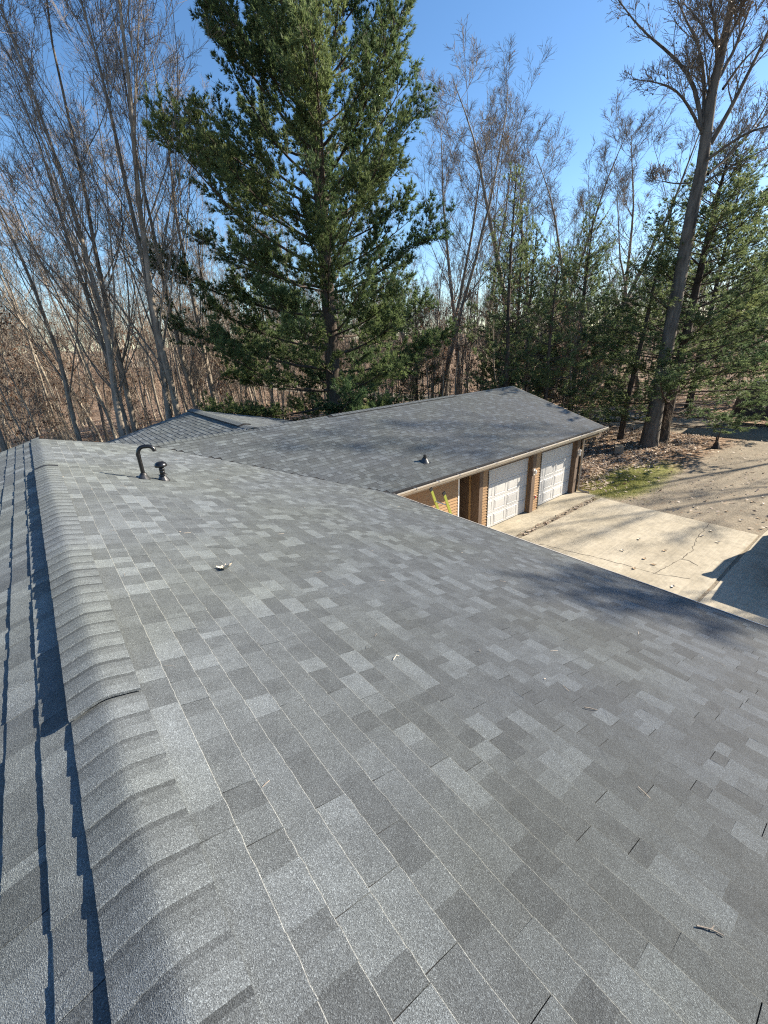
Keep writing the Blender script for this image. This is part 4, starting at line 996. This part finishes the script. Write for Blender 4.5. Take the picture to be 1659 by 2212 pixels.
# twigs on the roof
def twig(pts, r, label, fork=None, mat='twig_bark'):
    P = np.array(pts, float); c = P.mean(0); e = empty('fallen_twig', (c[0], c[1], c[2] - r)); tag(e, label, 'twig')
    Pl = P - np.array(e.location)
    t = tubes(Pl[None], np.linspace(r, r * 0.6, len(P))[None], 6, 0); n = len(P)
    obj('stem', mesh_np('stem', [t, (t[0], np.array([list(range(6))[::-1], [(n - 1) * 6 + i for i in range(6)]]), 0, None)], [mat], True), e)
    if fork is not None:
        obj('side_shoot', mesh_np('side_shoot', [tubes((np.array(fork) - np.array(e.location))[None], np.linspace(r * 0.7, r * 0.3, len(fork))[None], 5, 0)], [mat], True), e)
def onA(px, py):
    d = ray(px, py); k = SL; t = (ZR + SL * XR - EYE) / (d[2] + SL * d[0]); p = d * t; return np.array([p[0], p[1], p[2] + EYE])
def rp(px, py, h=0.012): return tuple(onA(px, py) + np.array([0, 0, h]))
twig([rp(1503, 2004), rp(1520, 2008), rp(1534, 2013, 0.016), rp(1548, 2018), rp(1562, 2026)], 0.0034, 'short pale broken twig lying near the bottom of main roof slope', [rp(1534, 2013, 0.016), rp(1540, 2006, 0.02)])
twig([rp(1262, 1531), rp(1275, 1534, 0.016), rp(1290, 1537)], 0.004, 'thin dark twig lying mid-slope on the main roof')
twig([rp(850, 1428), rp(857, 1421, 0.025), rp(862, 1420)], 0.0022, 'tiny curled twig lying mid-slope on the main roof', mat='dead_leaf_pale')

# ladder against the main eave
lad = empty('ladder', (7.9, 6.58, 0.025)); tag(lad, 'yellow-green extension ladder leaning on the main roof eave', 'ladder')
def LP(s, yy): # point along the rail at height s
    return (-(s) * 0.405, yy, s)
TOPS = 3.03
for yy in (0.205, -0.205):
    a, b = np.array(LP(0.0, yy)), np.array(LP(TOPS, yy)); d = unit(b - a); u = np.array([0, 1.0, 0]); v = np.cross(d, u)
    prof = [(-.012, -.032), (.012, -.032), (.012, .032), (-.012, .032)]
    V = [p + u * q * 1 + v * w_ for p in (a, b) for q, w_ in prof]
    rail = obj('rail', mesh_np('rail', [(np.array(V), np.array([[3, 2, 1, 0], [4, 5, 6, 7], [0, 1, 5, 4], [1, 2, 6, 5], [2, 3, 7, 6], [3, 0, 4, 7]]), 0, None)], ['ladder_fibreglass']), lad)
    V = [p + u * q * 1.35 + v * w_ * 1.25 for p in (b - d * 0.05, b + d * 0.03) for q, w_ in prof]
    obj('end_cap', mesh_np('end_cap', [(np.array(V), np.array([[3, 2, 1, 0], [4, 5, 6, 7], [0, 1, 5, 4], [1, 2, 6, 5], [2, 3, 7, 6], [3, 0, 4, 7]]), 0, None)], ['black_rubber']), rail)
for k in range(9):
    s = 0.25 + k * 0.305
    P = np.array([[LP(s, -0.2), LP(s, 0.2)]]); obj('rung', mesh_np('rung', [tubes(P, np.full((1, 2), 0.017), 8, 0)], ['aluminium'], True), lad)

# concrete block and stump among the leaves
g = ground_at(1335, 978)
blk = box_obj('concrete_block', (-0.30, 0.30, -0.22, 0.22, -0.02, 0.40), 'block_concrete', None, 0.02); blk.location = (g[0], g[1], -0.004); blk.rotation_euler = (0, 0, 0.5); tag(blk, 'weathered square concrete block in the leaf litter', 'block')
g = ground_at(1546, 968)
st = empty('broken_stump', (g[0], g[1], -0.02)); tag(st, 'splintered dark stump with upright shards in the leaf litter', 'stump')
polytube('base', [(0, 0, 0), (0.03, 0, 0.12), (0.05, 0.02, 0.26), (0.03, 0, 0.38)], 0.2, 9, 'bark_pine', st, [0.24, 0.17, 0.13, 0.05])
polytube('shard', [(0.08, 0, 0.2), (0.12, 0.02, 0.6), (0.16, 0.0, 1.1)], 0.04, 5, 'bark_pine', st, [0.05, 0.03, 0.010])
polytube('shard', [(-0.10, 0, 0.25), (-0.18, 0.02, 0.6), (-0.24, 0.0, 0.85)], 0.04, 5, 'bark_pine', st, [0.06, 0.04, 0.012])

# dark enclosed trailer beyond the dirt track
def trailer():
    e = empty('trailer', (37.4, 5.3, GZ(37.4, 5.3))); e.rotation_euler = (0, 0, 0.12); tag(e, 'dark navy enclosed trailer parked beyond the dirt track', 'trailer')
    prof = [(-2.3, 0.45), (2.4, 0.45), (2.4, 2.65), (2.2, 2.8), (-2.0, 2.8), (-2.3, 2.6)]
    o = obj('body', mesh_np('body', extrude([(p, q) for p, q in prof], 0, -1.05, 1.05), ['trailer_paint']), e)
    V = np.array([(-1.05, 2.41, .45), (1.05, 2.41, .45), (0, 3.2, .45), (-1.05, 2.41, 2.2), (1.05, 2.41, 2.2), (0, 3.0, 2.1)])
    obj('nose', mesh_np('nose', [(V, np.array([[0, 1, 2], [3, 5, 4]]), 0, None), (V, np.array([[0, 3, 4, 1], [1, 4, 5, 2], [2, 5, 3, 0]]), 0, None)], ['trailer_paint']), e)
    for sx in (-1, 1):
        for yy in (-0.45, 0.45):
            wh = obj('wheel', mesh_np('wheel', [tubes(np.array([[(sx * 0.85, yy, 0.33), (sx * 1.08, yy, 0.33)]]), np.full((1, 2), 0.34), 18, 0)], ['black_rubber'], True), e)
    obj('rear_door', mesh_np('rear_door', [boxp(-0.95, 0.95, -2.33, -2.305, 0.55, 2.5)], ['trailer_paint']), e)
trailer()

# pickup truck just outside the right edge: its shadow lies on the drive
def truck():
    e = empty('pickup_truck', (13.4, 0.42, 0.012)); tag(e, 'dark pickup truck parked on the shaded drive slab', 'truck')
    W = 0.93
    prof = [(0.0, 0.45), (0.02, 0.95), (0.25, 1.12), (1.75, 1.22), (5.6, 1.25), (5.62, 0.45), (4.9, 0.42), (4.75, 0.75), (4.2, 0.85), (3.7, 0.72), (3.6, 0.42), (1.55, 0.42), (1.45, 0.75), (1.0, 0.85), (0.5, 0.72), (0.42, 0.42)]
    obj('body', mesh_np('body', extrude(prof, 1, -W, W), ['truck_paint']), e)
    V = []
    for yy, k in ((-1, 1), (1, 1)):
        for (x, z), ins in zip([(1.75, 1.21), (2.75, 1.88), (3.1, 1.95), (4.1, 1.93), (4.35, 1.24)], (0.03, 0.16, 0.18, 0.18, 0.03)): V.append((x, yy * (W - ins), z))
    V = np.array(V); obj('cab', mesh_np('cab', [(V, np.array([[0, 1, 2, 3, 4], [9, 8, 7, 6, 5]]), 0, None), (V, np.array([[0, 5, 6, 1], [1, 6, 7, 2], [2, 7, 8, 3], [3, 8, 9, 4]]), 0, None)], ['truck_paint']), e)
    for yy in (-1, 1):
        mo = obj('side_mirror', mesh_np('side_mirror', [boxp(2.02, 2.14, yy * 1.06 - .13, yy * 1.06 + .13, 1.28, 1.52)], ['truck_paint']), e)
        obj('arm', mesh_np('arm', [boxp(2.06, 2.11, min(yy * .9, yy * 1.0), max(yy * .9, yy * 1.0), 1.28, 1.33)], ['black_rubber']), mo)
        V = np.array([(2.15, yy * 0.895, 1.28), (2.85, yy * 0.80, 1.80), (3.95, yy * 0.80, 1.80), (4.1, yy * 0.90, 1.28)])
        obj('side_window', mesh_np('side_window', [(V, np.array([[0, 1, 2, 3]]), 0, None)], ['glass_dark']), e)
        obj('headlight', mesh_np('headlight', [boxp(-0.012, 0.1, yy * 0.75 - .14, yy * 0.75 + .14, 0.8, 0.96)], ['lamp_white']), e)
        for x in (0.95, 4.22):
            wh = obj('wheel', mesh_np('wheel', [tubes(np.array([[(x, yy * 0.68, 0.38), (x, yy * 0.92, 0.38)]]), np.full((1, 2), 0.38), 22, 0)], ['black_rubber'], True), e)
            obj('rim', mesh_np('rim', [lathe([(0.0, 0.0), (0.2, 0.0), (0.24, 0.01)], 18)], ['chrome']), wh); wh.children[0].rotation_euler = (-yy * math.pi / 2, 0, 0); wh.children[0].location = (x, yy * 0.925, 0.38)
    obj('windscreen', mesh_np('windscreen', [(np.array([(1.86, -0.8, 1.30), (1.86, 0.8, 1.30), (2.68, 0.72, 1.845), (2.68, -0.72, 1.845)]) + [-0.012, 0, 0.01], np.array([[0, 1, 2, 3]]), 0, None)], ['glass_dark']), e)
    obj('front_bumper', mesh_np('front_bumper', [boxp(-0.10, 0.06, -0.9, 0.9, 0.42, 0.62)], ['chrome']), e)
truck()

# fine litter on the roofs: needles and pale flecks
def roof_litter():
    rng = np.random.default_rng(21); S, D = [], []
    for k in range(90):
        x = rng.uniform(0.1, 6.3); y = rng.uniform(0.2, 8.0 if x > 3 else 11); S.append((x, y, zA(x) + 0.011)); a = rng.random() * 6.28; D.append((math.cos(a) * cs, math.sin(a), -math.cos(a) * sn))
    for k in range(110):
        x = rng.uniform(7.5, 17.2); y = rng.uniform(max(8.0, 14.4 - x), 12.1); S.append((x, y, zB(y) + 0.012)); a = rng.random() * 6.28; D.append((math.cos(a), math.sin(a) * cs, math.sin(a) * sn))
    S, D = np.array(S), np.array(D); L_ = rng.uniform(0.03, 0.09, len(S)); P = np.stack([S, S + D * L_[:, None] * .5 + [0, 0, .002], S + D * L_[:, None]], 1)
    n = tubes(P, np.full((len(S), 3), 0.0011), 3, 0, rng.random(len(S)))
    m = 36; q = rng.integers(0, len(S), m); fl_ = leaf_quads(rng, S[q] + rng.normal(0, .3, (m, 3)) * [1, 1, 0], 0.022, 0)
    fz = np.where(S[q][:, 0] < 6.42, 0, 1)
    V = fl_[0].reshape(-1, 4, 3); c = V.mean(1); z = np.where(fz == 0, ZR - SL * np.abs(c[:, 0] - XR), ZBR - SL * np.abs(c[:, 1] - YB)); V += (z + 0.016 - c[:, 2])[:, None, None] * np.array([0, 0, 1.0])
    ok = (c[:, 0] < 6.3) & (c[:, 1] < 7.8) | (c[:, 0] > 7.3) & (c[:, 1] > 8)
    V = V[ok].reshape(-1, 3); F = np.arange(len(V)).reshape(-1, 4)
    o = obj('roof_litter', mesh_np('roof_litter', [n, (V, F, 0, np.full(len(F), 1.0))], ['litter_leaves'])); tag(o, 'scattered dry needles and pale flecks on the roofs', 'litter', kind='stuff')
roof_litter()
